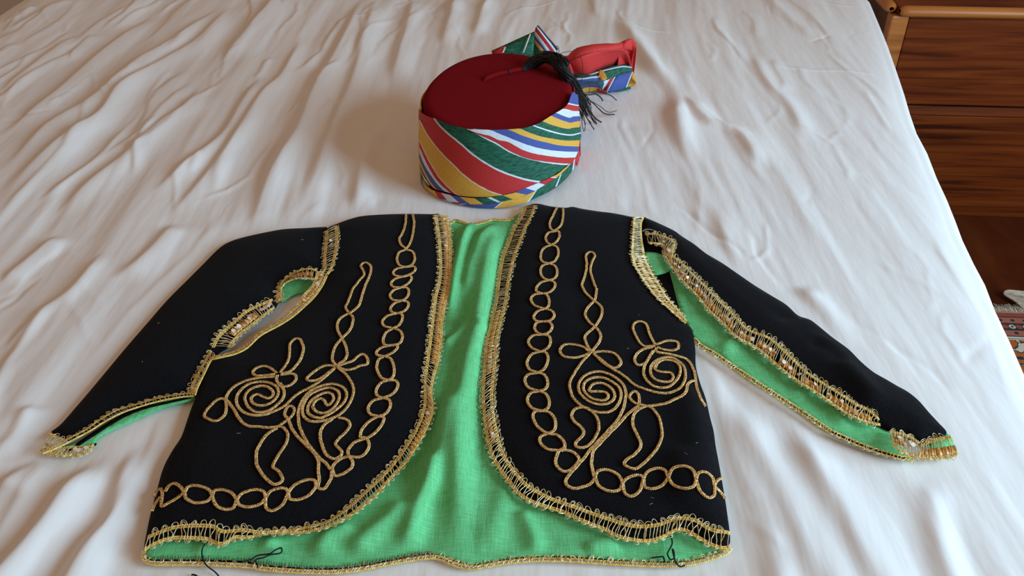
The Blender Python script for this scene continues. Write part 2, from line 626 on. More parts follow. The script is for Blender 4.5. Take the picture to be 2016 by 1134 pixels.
# the bed that carries it
bed = tag(empty('bed', (-0.15, 1.25, 0)), 'double bed hidden beneath the white duvet', 'bed')


def prism(name, inset, z0, z1, m, bev):
    ya, yb = Y0 + inset, Y1 - inset
    q = [(XL + inset, ya), (xr(ya) - inset, ya), (xr(yb) - inset, yb), (XL + inset, yb)]
    v = [(x, y, z) for z in (z0, z1) for x, y in q]
    o = link(name, v, [(3, 2, 1, 0), (4, 5, 6, 7), (0, 1, 5, 4), (1, 2, 6, 5), (2, 3, 7, 6), (3, 0, 4, 7)], m, bed, False)
    return mod_bevel(o, bev, 3)


prism('mattress', 0.012, 0.32, BED - 0.024, M['mattress'], 0.012)
prism('bed_base', 0.04, 0.16, 0.319, M['oak_dark'], 0.006)
for sx in (XL + 0.09, None):
    for yy_ in (Y0 + 0.1, Y1 - 0.1):
        xx_ = sx if sx is not None else float(xr(yy_)) - 0.09
        b = MB()
        b.tube([(xx_, yy_, 0.0), (xx_, yy_ + 1e-4, 0.08), (xx_, yy_, 0.162)], [0.022, 0.026, 0.032], 12)
        b.build('leg', M['oak_dark'], bed)

# ------------------------------------------------------------------ nightstand
NS = (0.8535 - 0.037, 1.8555, 0.0)
ns = tag(empty('nightstand', NS, ROOM), 'stained oak chest with two wide drawers standing beside the bed', 'nightstand')
NWD, ND, NH = 0.66, 0.44, 0.486


def nbox(name, bxs, m, bev=0.003, parent=ns, seg=2):
    b = MB()
    for q in bxs:
        b.box(*q)
    o = b.build(name, m, parent, smooth=False, local=True)
    mod_bevel(o, bev, seg)
    return o


for x0 in (0.0, NWD - 0.037):
    nbox('stile', [(x0, x0 + 0.037, -0.004, 0.03, 0, NH)], M['oak_edge'], 0.004)
for x0 in (0.004, NWD - 0.022):
    nbox('side_panel', [(x0, x0 + 0.018, 0.03, ND, 0.0, NH)], M['oak_dark'])
nbox('back_panel', [(0.022, NWD - 0.022, ND - 0.012, ND, 0.02, NH)], M['oak_dark'])
nbox('bottom_board', [(0.022, NWD - 0.022, 0.03, ND - 0.012, 0.012, 0.028)], M['oak_dark'])
nbox('top_board', [(0.012, NWD - 0.012, 0.006, ND, NH, NH + 0.017)], M['oak'], 0.004)


def roll(name, p0, p1, rad, m, flat=0.8):
    b = MB()
    p0, p1 = np.array(p0), np.array(p1)
    u = (p1 - p0) / np.linalg.norm(p1 - p0)
    P = [p0, p0 + u * 0.002, p0 + u * 0.007, p0 + u * 0.016]
    P += [p1 - u * 0.016, p1 - u * 0.007, p1 - u * 0.002, p1]
    b.tube(P, [rad * .35, rad * .65, rad * .9, rad, rad, rad * .9, rad * .65, rad * .35], 14, flat=flat)
    return b.build(name, m, ns, local=True)


roll('front_moulding', (0.012, -0.006, NH + 0.011), (NWD - 0.012, -0.006, NH + 0.011), 0.0145, M['oak_edge'])
for x0 in (-0.002, NWD + 0.002):
    roll('side_moulding', (x0, 0.006, NH + 0.012), (x0, ND, NH + 0.012), 0.014, M['oak_edge'])
for z0, z1, lip in ((0.2855, 0.483, False), (0.0, 0.2805, True)):
    dr = MB()
    dr.box(0.0385, NWD - 0.0385, 0.0, 0.020, z0, z1 - (0.022 if lip else 0.0))
    if lip:
        # bevelled finger pull along the upper edge of the front
        x0, x1 = 0.0385, NWD - 0.0385
        v = [(x0, 0.0015, z1 - 0.0215), (x1, 0.0015, z1 - 0.0215), (x0, 0.0, z1 - 0.019), (x1, 0.0, z1 - 0.019), (x0, 0.0032, z1), (x1, 0.0032, z1), (x0, 0.02, z1), (x1, 0.02, z1), (x0, 0.02, z1 - 0.0215), (x1, 0.02, z1 - 0.0215)]
        dr.add(v, [(0, 1, 3, 2), (2, 3, 5, 4), (4, 5, 7, 6), (6, 7, 9, 8), (8, 9, 1, 0), ])
    do = dr.build('drawer', M['oak'], ns, smooth=False, local=True)
    mod_bevel(do, 0.002, 2)
    tb = MB()
    tb.box(0.06, NWD - 0.06, 0.021, ND - 0.04, z0 + 0.035, z0 + 0.045)
    tb.box(0.06, 0.07, 0.021, ND - 0.04, z0 + 0.035, z1 - 0.05)
    tb.box(NWD - 0.07, NWD - 0.06, 0.021, ND - 0.04, z0 + 0.035, z1 - 0.05)
    tb.build('drawer_box', M['oak_dark'], do, smooth=False, local=True)


# ------------------------------------------------------------------ rugs
def rug_mat(name, dark_field=False):
    """woven bands that run round the rug, with small motifs; local y = distance from the fringed end"""
    m, nt, b = new_mat(name)
    tc = N(nt, 'ShaderNodeTexCoord')
    sp = N(nt, 'ShaderNodeSeparateXYZ')
    nt.links.new(tc.outputs['Object'], sp.inputs[0])

    def math_(op, a, bb=None):
        n = N(nt, 'ShaderNodeMath', operation=op)
        for i, q in enumerate((a, bb)):
            if q is None: continue
            if isinstance(q, (int, float)): n.inputs[i].default_value = q
            else: nt.links.new(q, n.inputs[i])
        return n.outputs[0]
    d = math_('MULTIPLY', sp.outputs['Y'], -1.0)        # metres from the far end
    coral, pink, dark, cream, rust, navy = (0.30, 0.06, 0.035), (0.34, 0.11, 0.075), (0.03, 0.035, 0.035), (0.55, 0.47, 0.36), (0.36, 0.10, 0.022), (0.025, 0.03, 0.045)
    S = 0.4
    stops = [(0, coral), (0.015, dark), (0.0185, pink), (0.037, dark), (0.062, pink), (0.079, dark), (0.0815, cream), (0.088, dark), (0.0905, cream)]
    r = ramp(nt, [(p / S, c) for p, c in stops], 'CONSTANT')
    nt.links.new(math_('DIVIDE', d, S), r.inputs[0])

    def dots(period, rad, yc, shift=0.0):
        fx = math_('SUBTRACT', math_('FRACT', math_('ADD', math_('DIVIDE', sp.outputs['X'], period), shift)), 0.5)
        fx = math_('MULTIPLY', fx, period)
        fy = math_('SUBTRACT', d, yc)
        rr = math_('SQRT', math_('ADD', math_('MULTIPLY', fx, fx), math_('MULTIPLY', fy, fy)))
        return math_('LESS_THAN', rr, rad)

    def mix(fac, a, col):
        mx = N(nt, 'ShaderNodeMix', data_type='RGBA')
        nt.links.new(fac, mx.inputs[0])
        nt.links.new(a, mx.inputs[6])
        if isinstance(col, tuple): mx.inputs[7].default_value = (*col, 1)
        else: nt.links.new(col, mx.inputs[7])
        return mx.outputs[2]
    c = r.outputs[0]
    c = mix(dots(0.024, 0.0042, 0.028), c, dark)
    c = mix(dots(0.026, 0.0046, 0.0705, 0.3), c, dark)
    c = mix(dots(0.028, 0.0065, 0.0495, 0.1), c, cream)
    c = mix(dots(0.028, 0.0065, 0.0495, 0.6), c, coral)
    c = mix(dots(0.028, 0.003, 0.0495, 0.1), c, dark)
    # flowers of the main field
    vo = N(nt, 'ShaderNodeTexVoronoi')
    vo.inputs['Scale'].default_value = 26
    nt.links.new(tc.outputs['Object'], vo.inputs['Vector'])
    fr = ramp(nt, [(0.0, navy), (0.22, rust), (0.40, coral if dark_field else rust), (0.52, dark), (0.60, cream)], 'CONSTANT')
    nz = N(nt, 'ShaderNodeTexNoise')
    nz.inputs['Scale'].default_value = 70
    nt.links.new(tc.outputs['Object'], nz.inputs['Vector'])
    nt.links.new(math_('ADD', vo.outputs['Distance'], math_('MULTIPLY', math_('SUBTRACT', nz.outputs['Fac'], 0.5), 0.5)), fr.inputs[0])
    c = mix(math_('GREATER_THAN', d, 0.0935), c, fr.outputs[0])
    nt.links.new(c, b.inputs['Base Color'])
    b.inputs['Roughness'].default_value = 0.95
    b.inputs['Specular IOR Level'].default_value = 0.1
    bn = N(nt, 'ShaderNodeTexNoise')
    bn.inputs['Scale'].default_value = 900
    nt.links.new(tc.outputs['Object'], bn.inputs['Vector'])
    bp = N(nt, 'ShaderNodeBump')
    bp.inputs['Strength'].default_value = 0.6
    bp.inputs['Distance'].default_value = 0.002
    nt.links.new(bn.outputs['Fac'], bp.inputs['Height'])
    nt.links.new(bp.outputs[0], b.inputs['Normal'])
    return m


p = at([(1980, 621.5)], -BED)[0]
rug = tag(empty('rug', (p[0] - 0.30, p[1] + 0.30 * math.tan(-ROOM), 0), ROOM), 'oriental patterned wool rug with cream fringe on the floor right of the bed', 'rug')
b = MB()
b.box(0.0, 1.15, -1.25, 0.0, 0.0005, 0.009)
mod_bevel(b.build('pile', rug_mat('woven_rug'), rug, smooth=False, local=True), 0.003, 2)
b = MB()
b.box(0.0, 1.15, 0.0, 0.006, 0.0005, 0.0065)
for i in range(330):
    x = 0.003 + 1.144 * i / 329
    L = 0.031 + 0.006 * rng.random()
    s = rng.normal(0, 0.0025)
    b.tube([(x, 0.004, 0.004), (x + s * .3, 0.004 + L * .35, 0.006 + .003 * rng.random()), (x + s * .7, 0.004 + L * .7, 0.0035), (x + s, 0.004 + L, 0.0022)], [0.0021, 0.0021, 0.0019, 0.0012], 4)
fr = b.build('fringe', M['fringe'], rug, local=True)
tag(fr, kind='stuff')
# the bunch of longer fringe threads thrown back on themselves
b = MB()
for i in range(12):
    t = i / 11
    P = spline([(0.345 + 0.02 * t, 0.004, 0.006), (0.332 + 0.016 * t, 0.034, 0.012 + 0.006 * t), (0.318 + 0.03 * t, 0.062 - 0.008 * t, 0.012), (0.334 + 0.03 * t, 0.070 - 0.01 * t, 0.016 + 0.004 * t), (0.36 + 0.012 * t, 0.045, 0.012), (0.385 + 0.01 * t, 0.012 + .01 * rng.random(), 0.008)], 5)
    b.tube(P, 0.0021, 5)
tag(b.build('fringe_bunch', M['fringe'], rug, local=True), kind='stuff')

q = at([(18, 14)], -BED)[0]
rug2 = tag(empty('rug', (q[0] - 0.9, q[1] + 0.55, 0), ROOM), 'dark red and pale patterned rug beyond the far left corner of the bed', 'rug')
b = MB()
b.box(0.0, 1.15, -1.4, 0.0, 0.0005, 0.009)


def rug2_mat():
    m, nt, bs = new_mat('red_flowered_rug')
    mp = mapping(nt, (13, 7, 13))
    v = N(nt, 'ShaderNodeTexVoronoi')
    v.inputs['Scale'].default_value = 1
    nt.links.new(mp.outputs[0], v.inputs['Vector'])
    r = ramp(nt, [(0.0, (0.12, 0.006, 0.010)), (0.40, (0.05, 0.004, 0.006)), (0.50, (0.55, 0.5, 0.47))], 'CONSTANT')
    nt.links.new(v.outputs['Distance'], r.inputs[0])
    nt.links.new(r.outputs[0], bs.inputs['Base Color'])
    bs.inputs['Roughness'].default_value = 0.95
    return m


mod_bevel(b.build('pile', rug2_mat(), rug2, smooth=False, local=True), 0.003, 2)
for x0 in (-0.004, 1.15):
    b = MB()
    b.box(x0, x0 + 0.004, -1.4, 0.0, 0.0005, 0.0085)
    b.build('selvedge', M['fringe'], rug2, smooth=False, local=True)

# ================================================================== the jacket
JO = at([(905, 760)])[0]
jk = tag(empty('jacket', (JO[0], JO[1], BED)), 'black wool costume jacket with gold cord embroidery and green lining, laid open on the bed', 'jacket')


class Panel:
    """a piece of cloth lying on the bed: outline traced in the photo, height rising from its edge"""

    def __init__(s, px, ze, puff, w=0.018, und=0.0012, seed=1, sub=5, fold=None, cap=None):
        s.ze, s.puff, s.w, s.und, s.seed, s.fold = ze, puff, w, und, seed, fold
        s.out = resample(np.concatenate([q := spline(at(px, ze), sub, closed=True), q[:1]]), 0.0035)[:-1]

    def z(s, P):
        d = segdist(P, s.out, closed=True)
        z = s.ze + s.puff * (1 - np.exp(-d / s.w))
        f = smooth01(d / 0.03)
        z = z + f * s.und * (vnoise(P[:, 0] * 14 + 3, P[:, 1] * 11, s.seed) + 0.4 * vnoise(P[:, 0] * 40, P[:, 1] * 33, s.seed + 1))
        if s.fold is not None:
            z = z + s.fold(P, d)
        return z

    def mesh(s, name, mat, thick, g=0.006, parent=None, jitter=0.0):
        o = s.out[:, :2]
        lo, hi = o.min(0), o.max(0)
        gx, gy = np.meshgrid(np.arange(lo[0], hi[0], g), np.arange(lo[1], hi[1], g))
        gx[::2] += g / 2
        Q = np.stack([gx.ravel(), gy.ravel()], -1)
        Q = Q[inside(Q, o)]
        Q = Q[segdist(Q, o, closed=True) > g * 0.55]
        n = len(o)
        pts = [Vector(p) for p in np.concatenate([o, Q]).tolist()]
        r = delaunay_2d_cdt(pts, [], [list(range(n))], 1, 1e-6)
        V = np.array([list(p) for p in r[0]])
        z = s.z(V)
        F = []
        for f in r[2]:
            a = V[list(f)]
            ar = (a[1, 0] - a[0, 0]) * (a[2, 1] - a[0, 1]) - (a[1, 1] - a[0, 1]) * (a[2, 0] - a[0, 0])
            F.append(list(f) if ar > 0 else list(f)[::-1])
        ob = link(name, np.column_stack([V, z + BED]), F, mat, parent or jk)
        if thick:
            mod_solid(ob, thick)
        return ob

    def place(s, px, lift):
        P = at(px, s.ze + s.puff * 0.8)
        for _ in range(2):
            P = at(px, s.z(P) + lift)
        return P


LEFT_FRONT = [(645, 450), (665, 440), (690, 431), (715, 425), (760, 422), (800, 421), (850, 421.5), (866, 422), (874, 440), (878, 470), (880, 520), (877, 580), (868, 640), (860, 700),
              (848, 750), (843, 790), (843, 820), (828, 850), (802, 892), (780, 925), (750, 955), (722, 980), (692, 1007), (660, 1022), (620, 1040), (580, 1047), (545, 1050), (510, 1053),
              (490, 1058), (460, 1057), (445, 1068), (425, 1070), (408, 1062), (373, 1060), (341, 1060), (310, 1067), (285, 1081),
              (289, 1047), (297, 1009), (310, 961), (322, 920), (340, 886), (357, 860), (368.6, 827), (378, 800), (384, 786), (396, 735), (412, 704), (436, 696), (459, 691), (484, 682), (511, 660), (545, 642), (572, 624), (594, 606), (616, 587), (632, 565), (640, 540), (641, 500), (641, 475)]
RIGHT_FRONT = [(1042, 403), (1060.6, 401), (1083, 406), (1113, 409), (1127, 407), (1146, 411), (1178, 416), (1210, 420), (1245, 427), (1264, 428.5),
               (1262, 442), (1264, 473), (1270, 508), (1284, 541), (1299, 563), (1314, 588), (1334, 612), (1348, 633), (1361, 646.5), (1366.5, 669), (1369, 690), (1370, 721), (1378, 753), (1389.5, 785), (1398, 822), (1405, 849), (1409, 878), (1415.6, 913), (1422, 950), (1428, 985), (1433, 1020), (1436, 1043), (1437, 1070), (1426, 1078),
               (1402, 1072), (1378, 1058), (1358, 1046), (1337, 1040), (1320, 1046), (1304, 1055), (1275, 1062), (1243, 1060), (1215, 1053), (1193, 1041), (1162, 1028), (1127, 1016), (1083, 1000), (1044, 984), (1021, 969), (1002, 946), (984, 919), (968, 888), (959, 855), (954, 815), (953, 778), (955, 736), (960, 684), (968, 640), (976, 608), (983, 566), (990, 520), (1003, 474), (1018, 443), (1030, 416)]
LEFT_SLEEVE = [(645, 449), (635, 447), (600, 449), (560, 451), (520, 458), (480, 467), (452, 476), (430, 490), (400, 520), (370, 550), (330, 590), (290, 636), (250, 682), (210, 730), (180, 766), (150, 801), (120, 835), (98, 853),
               (112, 861), (128, 868), (144, 863), (178, 845), (203, 829), (229, 812), (271, 799), (313, 787), (355, 779), (380, 776), (394, 740), (412, 712), (430, 695), (455, 680), (474, 657), (495, 642), (512, 629), (526, 619), (538, 610), (548, 596), (549, 570), (556, 557), (575, 544), (600, 538), (622, 541), (636, 536), (641, 500), (642, 470)]
RIGHT_SLEEVE = [(1265, 428), (1276, 430.6), (1298, 440), (1327, 454), (1343, 465.6), (1367, 481), (1390, 499), (1422, 518), (1454, 540), (1486, 562), (1517, 581), (1548, 600), (1571, 621), (1594, 629), (1613, 643), (1638, 663.5), (1670, 687), (1694, 711), (1719, 732), (1745, 747), (1767, 760), (1787, 771), (1808, 788), (1829, 812), (1846, 830.5), (1864.6, 853),
                (1840.6, 861.6), (1828, 871.5), (1821, 874), (1808, 868.6), (1798, 863), (1777, 853), (1750, 847.5), (1739, 841), (1716, 833), (1692, 822), (1665, 806), (1640, 788), (1612, 770), (1580, 751), (1555, 733), (1532, 714), (1508, 693), (1487, 679), (1464, 667), (1445, 652), (1425, 631), (1400, 609), (1376, 580), (1355, 558), (1340, 541), (1325, 522), (1312, 504), (1310, 488), (1300, 479), (1285, 477), (1268, 476), (1264, 455)]

LEFT_P = Panel(LEFT_FRONT, 0.0065, 0.0085, seed=11)


def right_fold(P, d):
    # the soft fold running down the right side of the jacket, and its lifted hem
    F = [(at(p)[:, :2], A, a, b) for p, A, a, b in [
        ([(1395, 1040), (1385, 960), (1372, 860), (1355, 760)], 0.006, 0.016, 0.012),
        ([(1345, 1030), (1340, 960), (1330, 900)], 0.004, 0.012, 0.012)]]
    return folds(P, F) * smooth01(d / 0.012)


def sleeve_fold(P, d):
    F = [(at(p)[:, :2], A, a, b) for p, A, a, b in [
        ([(1730, 830), (1690, 770), (1640, 710), (1600, 670)], 0.006, 0.014, 0.010),
        ([(1660, 740), (1625, 700), (1585, 690)], -0.005, 0.010, 0.008),
        ([(1520, 640), (1560, 630), (1590, 625)], -0.003, 0.006, 0.008)]]
    return folds(P, F) * smooth01(d / 0.012)


RIGHT_P = Panel(RIGHT_FRONT, 0.0065, 0.0085, seed=21, fold=right_fold)
LSL_P = Panel(LEFT_SLEEVE, 0.0055, 0.0120, w=0.022, seed=31)
RSL_P = Panel(RIGHT_SLEEVE, 0.0050, 0.0085, w=0.020, seed=41, fold=sleeve_fold)

# back of the jacket: black wool below, green lining above
BACK = [(660, 448), (760, 430), (868, 430), (885, 441), (897, 434), (915, 440), (935, 441), (955, 438), (970, 432), (1000, 434), (1035, 420), (1130, 420), (1240, 436), (1250, 500), (1290, 575), (1330, 630), (1355, 660), (1360, 720), (1395, 850), (1420, 960), (1430, 1040), (1432, 1070), (1428, 1084),
        (1408.6, 1093), (1370, 1104), (1339, 1108), (1275, 1108), (1180, 1103), (1134, 1099), (1073, 1098), (1007, 1101), (935.6, 1114), (919, 1113), (896, 1107), (850, 1092), (818, 1095), (770, 1104), (707, 1116), (659, 1121), (612, 1121), (571, 1118), (517, 1114), (492, 1108), (444, 1105), (381, 1104), (317, 1104), (294, 1103), (286, 1094), (287, 1078),
        (300, 1015), (325, 925), (362, 858), (390, 785), (410, 725), (440, 712), (470, 705), (530, 670), (590, 635), (630, 600), (650, 560), (654, 500)]
BACK_P = Panel(BACK, 0.0012, 0.0, und=0.0)
BACK_P.mesh('back_panel', M['feltb'], 0.0010, 0.012)


def lining_fold(P, d):
    F = [(at(p)[:, :2], A, a, b) for p, A, a, b in [
        ([(905, 1096), (902, 1000), (900, 900), (908, 800), (922, 720), (938, 660), (948, 600), (962, 520), (985, 440)], 0.0090, 0.010, 0.013),
        ([(878, 640), (895, 560), (910, 490), (930, 440)], 0.0080, 0.006, 0.008),
        ([(915, 600), (925, 540), (945, 480), (975, 445)], 0.0065, 0.005, 0.010),
        ([(870, 690), (900, 668), (925, 640)], 0.004, 0.005, 0.006),
        ([(930, 650), (945, 655), (955, 668)], 0.004, 0.006, 0.006),
        ([(845, 1000), (862, 920), (880, 820), (886, 780)], 0.0060, 0.007, 0.008),
        ([(800, 1094), (815, 1040), (840, 960), (850, 900)], 0.0065, 0.008, 0.008),
        ([(690, 1100), (730, 1060), (770, 1030), (800, 990)], 0.0045, 0.009, 0.009),
        ([(620, 1100), (650, 1060), (700, 1040)], 0.003, 0.007, 0.008),
        ([(1060, 1095), (1040, 1040), (1025, 1010)], 0.003, 0.007, 0.006),
        ([(1150, 1090), (1180, 1080), (1215, 1070)], 0.0025, 0.006, 0.008),
        ([(960, 1090), (985, 1000), (1000, 960)], 0.0025, 0.010, 0.010),
        ([(530, 1090), (535, 1065), (540, 1055)], 0.003, 0.006, 0.006),
        ([(400, 1095), (405, 1075)], 0.002, 0.006, 0.006)]]
    h = 1.45 * folds(P, F)
    h += 0.0010 * vnoise(P[:, 0] * 45, P[:, 1] * 20, 61)
    pin = at([(945, 1096), (947, 1040), (955, 960), (960, 900)])[:, :2]      # a pressed pin tuck
    h += 0.0009 * np.exp(-(segdist(P, pin) / 0.0011) ** 2)
    k = np.ones(len(P))
    for q in (LEFT_P, RIGHT_P):
        dd = np.where(inside(P, q.out[:, :2]), 0, segdist(P, q.out, closed=True))
        k = np.minimum(k, smooth01(dd / 0.010 + 0.2))
    return h * k * smooth01(d / 0.008 + 0.2)


LIN_P = Panel([(x, y - 2 if y < 1000 else y - 3.5) for x, y in BACK], 0.0034, 0.0, und=0.0, fold=lining_fold)
LIN_P.mesh('back_lining', M['lining'], 0.0006, 0.0032)

LEFT_P.mesh('front_panel', M['felt'], 0.0018, 0.006)
RIGHT_P.mesh('front_panel', M['felt'], 0.0018, 0.006)
LSL_P.mesh('sleeve', M['felt'], 0.0018, 0.006)
RSL_P.mesh('sleeve', M['felt'], 0.0018, 0.006)

# under layers of the slit sleeves, seen from their green lining side
LS_LOW = [(120, 880), (132, 876), (178, 857), (229, 826), (279, 803), (313, 790), (353, 780), (384, 778), (383, 786), (350, 795), (313, 806), (262, 828), (212, 850), (192, 862), (189, 873), (161, 877), (136, 881)]
Panel(LS_LOW, 0.0030, 0.0010, seed=51).mesh('sleeve_lining', M['lining'], 0.001, 0.004)
RS_LOW = [(1316, 520), (1340, 545), (1375, 575), (1430, 625), (1480, 670), (1540, 705), (1600, 755), (1660, 800), (1720, 835), (1752, 850), (1775, 880), (1795, 899), (1778, 900), (1742, 890), (1700, 876), (1660, 858), (1629, 843), (1590, 816), (1530, 776), (1500, 758), (1466, 735), (1430, 708), (1400, 688), (1366, 664), (1345, 630), (1335, 600), (1325, 560)]


def rs_fold(P, d):
    F = [(at(p)[:, :2], A, a, b) for p, A, a, b in [
        ([(1415, 700), (1440, 682), (1470, 678)], 0.004, 0.007, 0.010),
        ([(1660, 850), (1650, 830), (1640, 800)], 0.003, 0.006, 0.008),
        ([(1560, 790), (1585, 770), (1600, 765)], 0.002, 0.006, 0.008)]]
    return folds(P, F) * smooth01(d / 0.008)


RSLOW_P = Panel(RS_LOW, 0.0028, 0.0012, seed=55, fold=rs_fold)
RSLOW_P.mesh('sleeve_lining', M['lining'], 0.0012, 0.004)
# scraps of lining and wool seen inside the armholes
Panel([(553, 594), (549, 580), (551, 566), (562, 554), (585, 549), (612, 551), (614, 560), (603, 573), (585, 578), (574, 582), (560, 592)], 0.0030, 0.001, und=0.0006).mesh('armhole_lining', M['lining'], 0.001, 0.004)
Panel([(1264, 500), (1275, 496), (1300, 500), (1317, 516), (1323, 528), (1312, 536), (1298, 540), (1286, 540), (1274, 522)], 0.0040, 0.002, und=0.0006).mesh('armhole_lining', M['lining'], 0.001, 0.004)
Panel([(1262, 470), (1290, 476), (1310, 490), (1326, 520), (1345, 560), (1350, 610), (1352, 640), (1338, 628), (1310, 592), (1285, 560), (1264, 510)], 0.0022, 0.0006, und=0.0).mesh('armhole_turning', M['feltb'], 0.001, 0.005)
# dark turnings along the slits
Panel([(150, 873), (190, 846), (232, 820), (275, 802), (330, 790), (376, 780), (374, 784), (330, 794), (278, 807), (235, 826), (192, 853), (155, 877)], 0.0036, 0.0006, und=0.0).mesh('sleeve_turning', M['feltb'], 0.0008, 0.004)
Panel([(130, 881), (160, 879), (188, 872), (190, 875), (165, 884), (133, 886)], 0.0042, 0.0004, und=0.0).mesh('sleeve_turning', M['feltb'], 0.0008, 0.004)
Panel([(1640, 850), (1700, 877), (1744, 891), (1779, 899), (1779, 902), (1744, 896), (1700, 882), (1640, 855)], 0.0036, 0.0004, und=0.0).mesh('sleeve_turning', M['feltb'], 0.0008, 0.004)
Panel([(1839, 862), (1850, 857), (1866, 853), (1872, 860), (1878, 874), (1860, 882), (1838, 884), (1828, 876)], 0.0036, 0.0008, und=0.0).mesh('cuff_lining', M['lining'], 0.0008, 0.004)


# ------------------------------------------------------------------ gold braid
def twist(mb, P, r, amp, period, k=2, sides=4, z_amp=None):
    """k thin threads twisted round the path P"""
    P = resample(P, period / 6.0)
    T = np.gradient(P, axis=0); T /= np.linalg.norm(T, axis=1, keepdims=True) + 1e-12
    S = np.cross(T, [0, 0, 1.0]); S /= np.linalg.norm(S, axis=1, keepdims=True) + 1e-12
    s = np.concatenate([[0], np.cumsum(np.linalg.norm(np.diff(P, axis=0), axis=1))])
    th = 2 * math.pi * s / period
    for i in range(k):
        a = th + 2 * math.pi * i / k
        mb.tube(P + S * (amp * np.cos(a))[:, None] + np.array([0, 0, 1.0]) * ((z_amp or amp) * np.sin(a))[:, None], r, sides)


def braid_cord(mb, P, amp=0.00098, r=0.00056, period=0.0044, zamp=0.0004):
    """three strand plait, the couched cord of the embroidery"""
    P = resample(P, period / 7.0)
    if len(P) > 8:                       # a hand sewn wobble
        w = vnoise(np.arange(len(P)) / 9.0, np.full(len(P), P[0, 0] * 900), 77) * 0.00022
    else:
        w = np.zeros(len(P))
    T = np.gradient(P, axis=0); T /= np.linalg.norm(T, axis=1, keepdims=True) + 1e-12
    S = np.cross(T, [0, 0, 1.0]); S /= np.linalg.norm(S, axis=1, keepdims=True) + 1e-12
    s = np.concatenate([[0], np.cumsum(np.linalg.norm(np.diff(P, axis=0), axis=1))])
    th = 2 * math.pi * s / period
    for i in range(3):
        a = th + 2 * math.pi * i / 3
        mb.tube(P + S * (amp * np.sin(a) + w)[:, None] + np.array([0, 0, 1.0]) * (zamp * np.sin(2 * a))[:, None], r, 5)


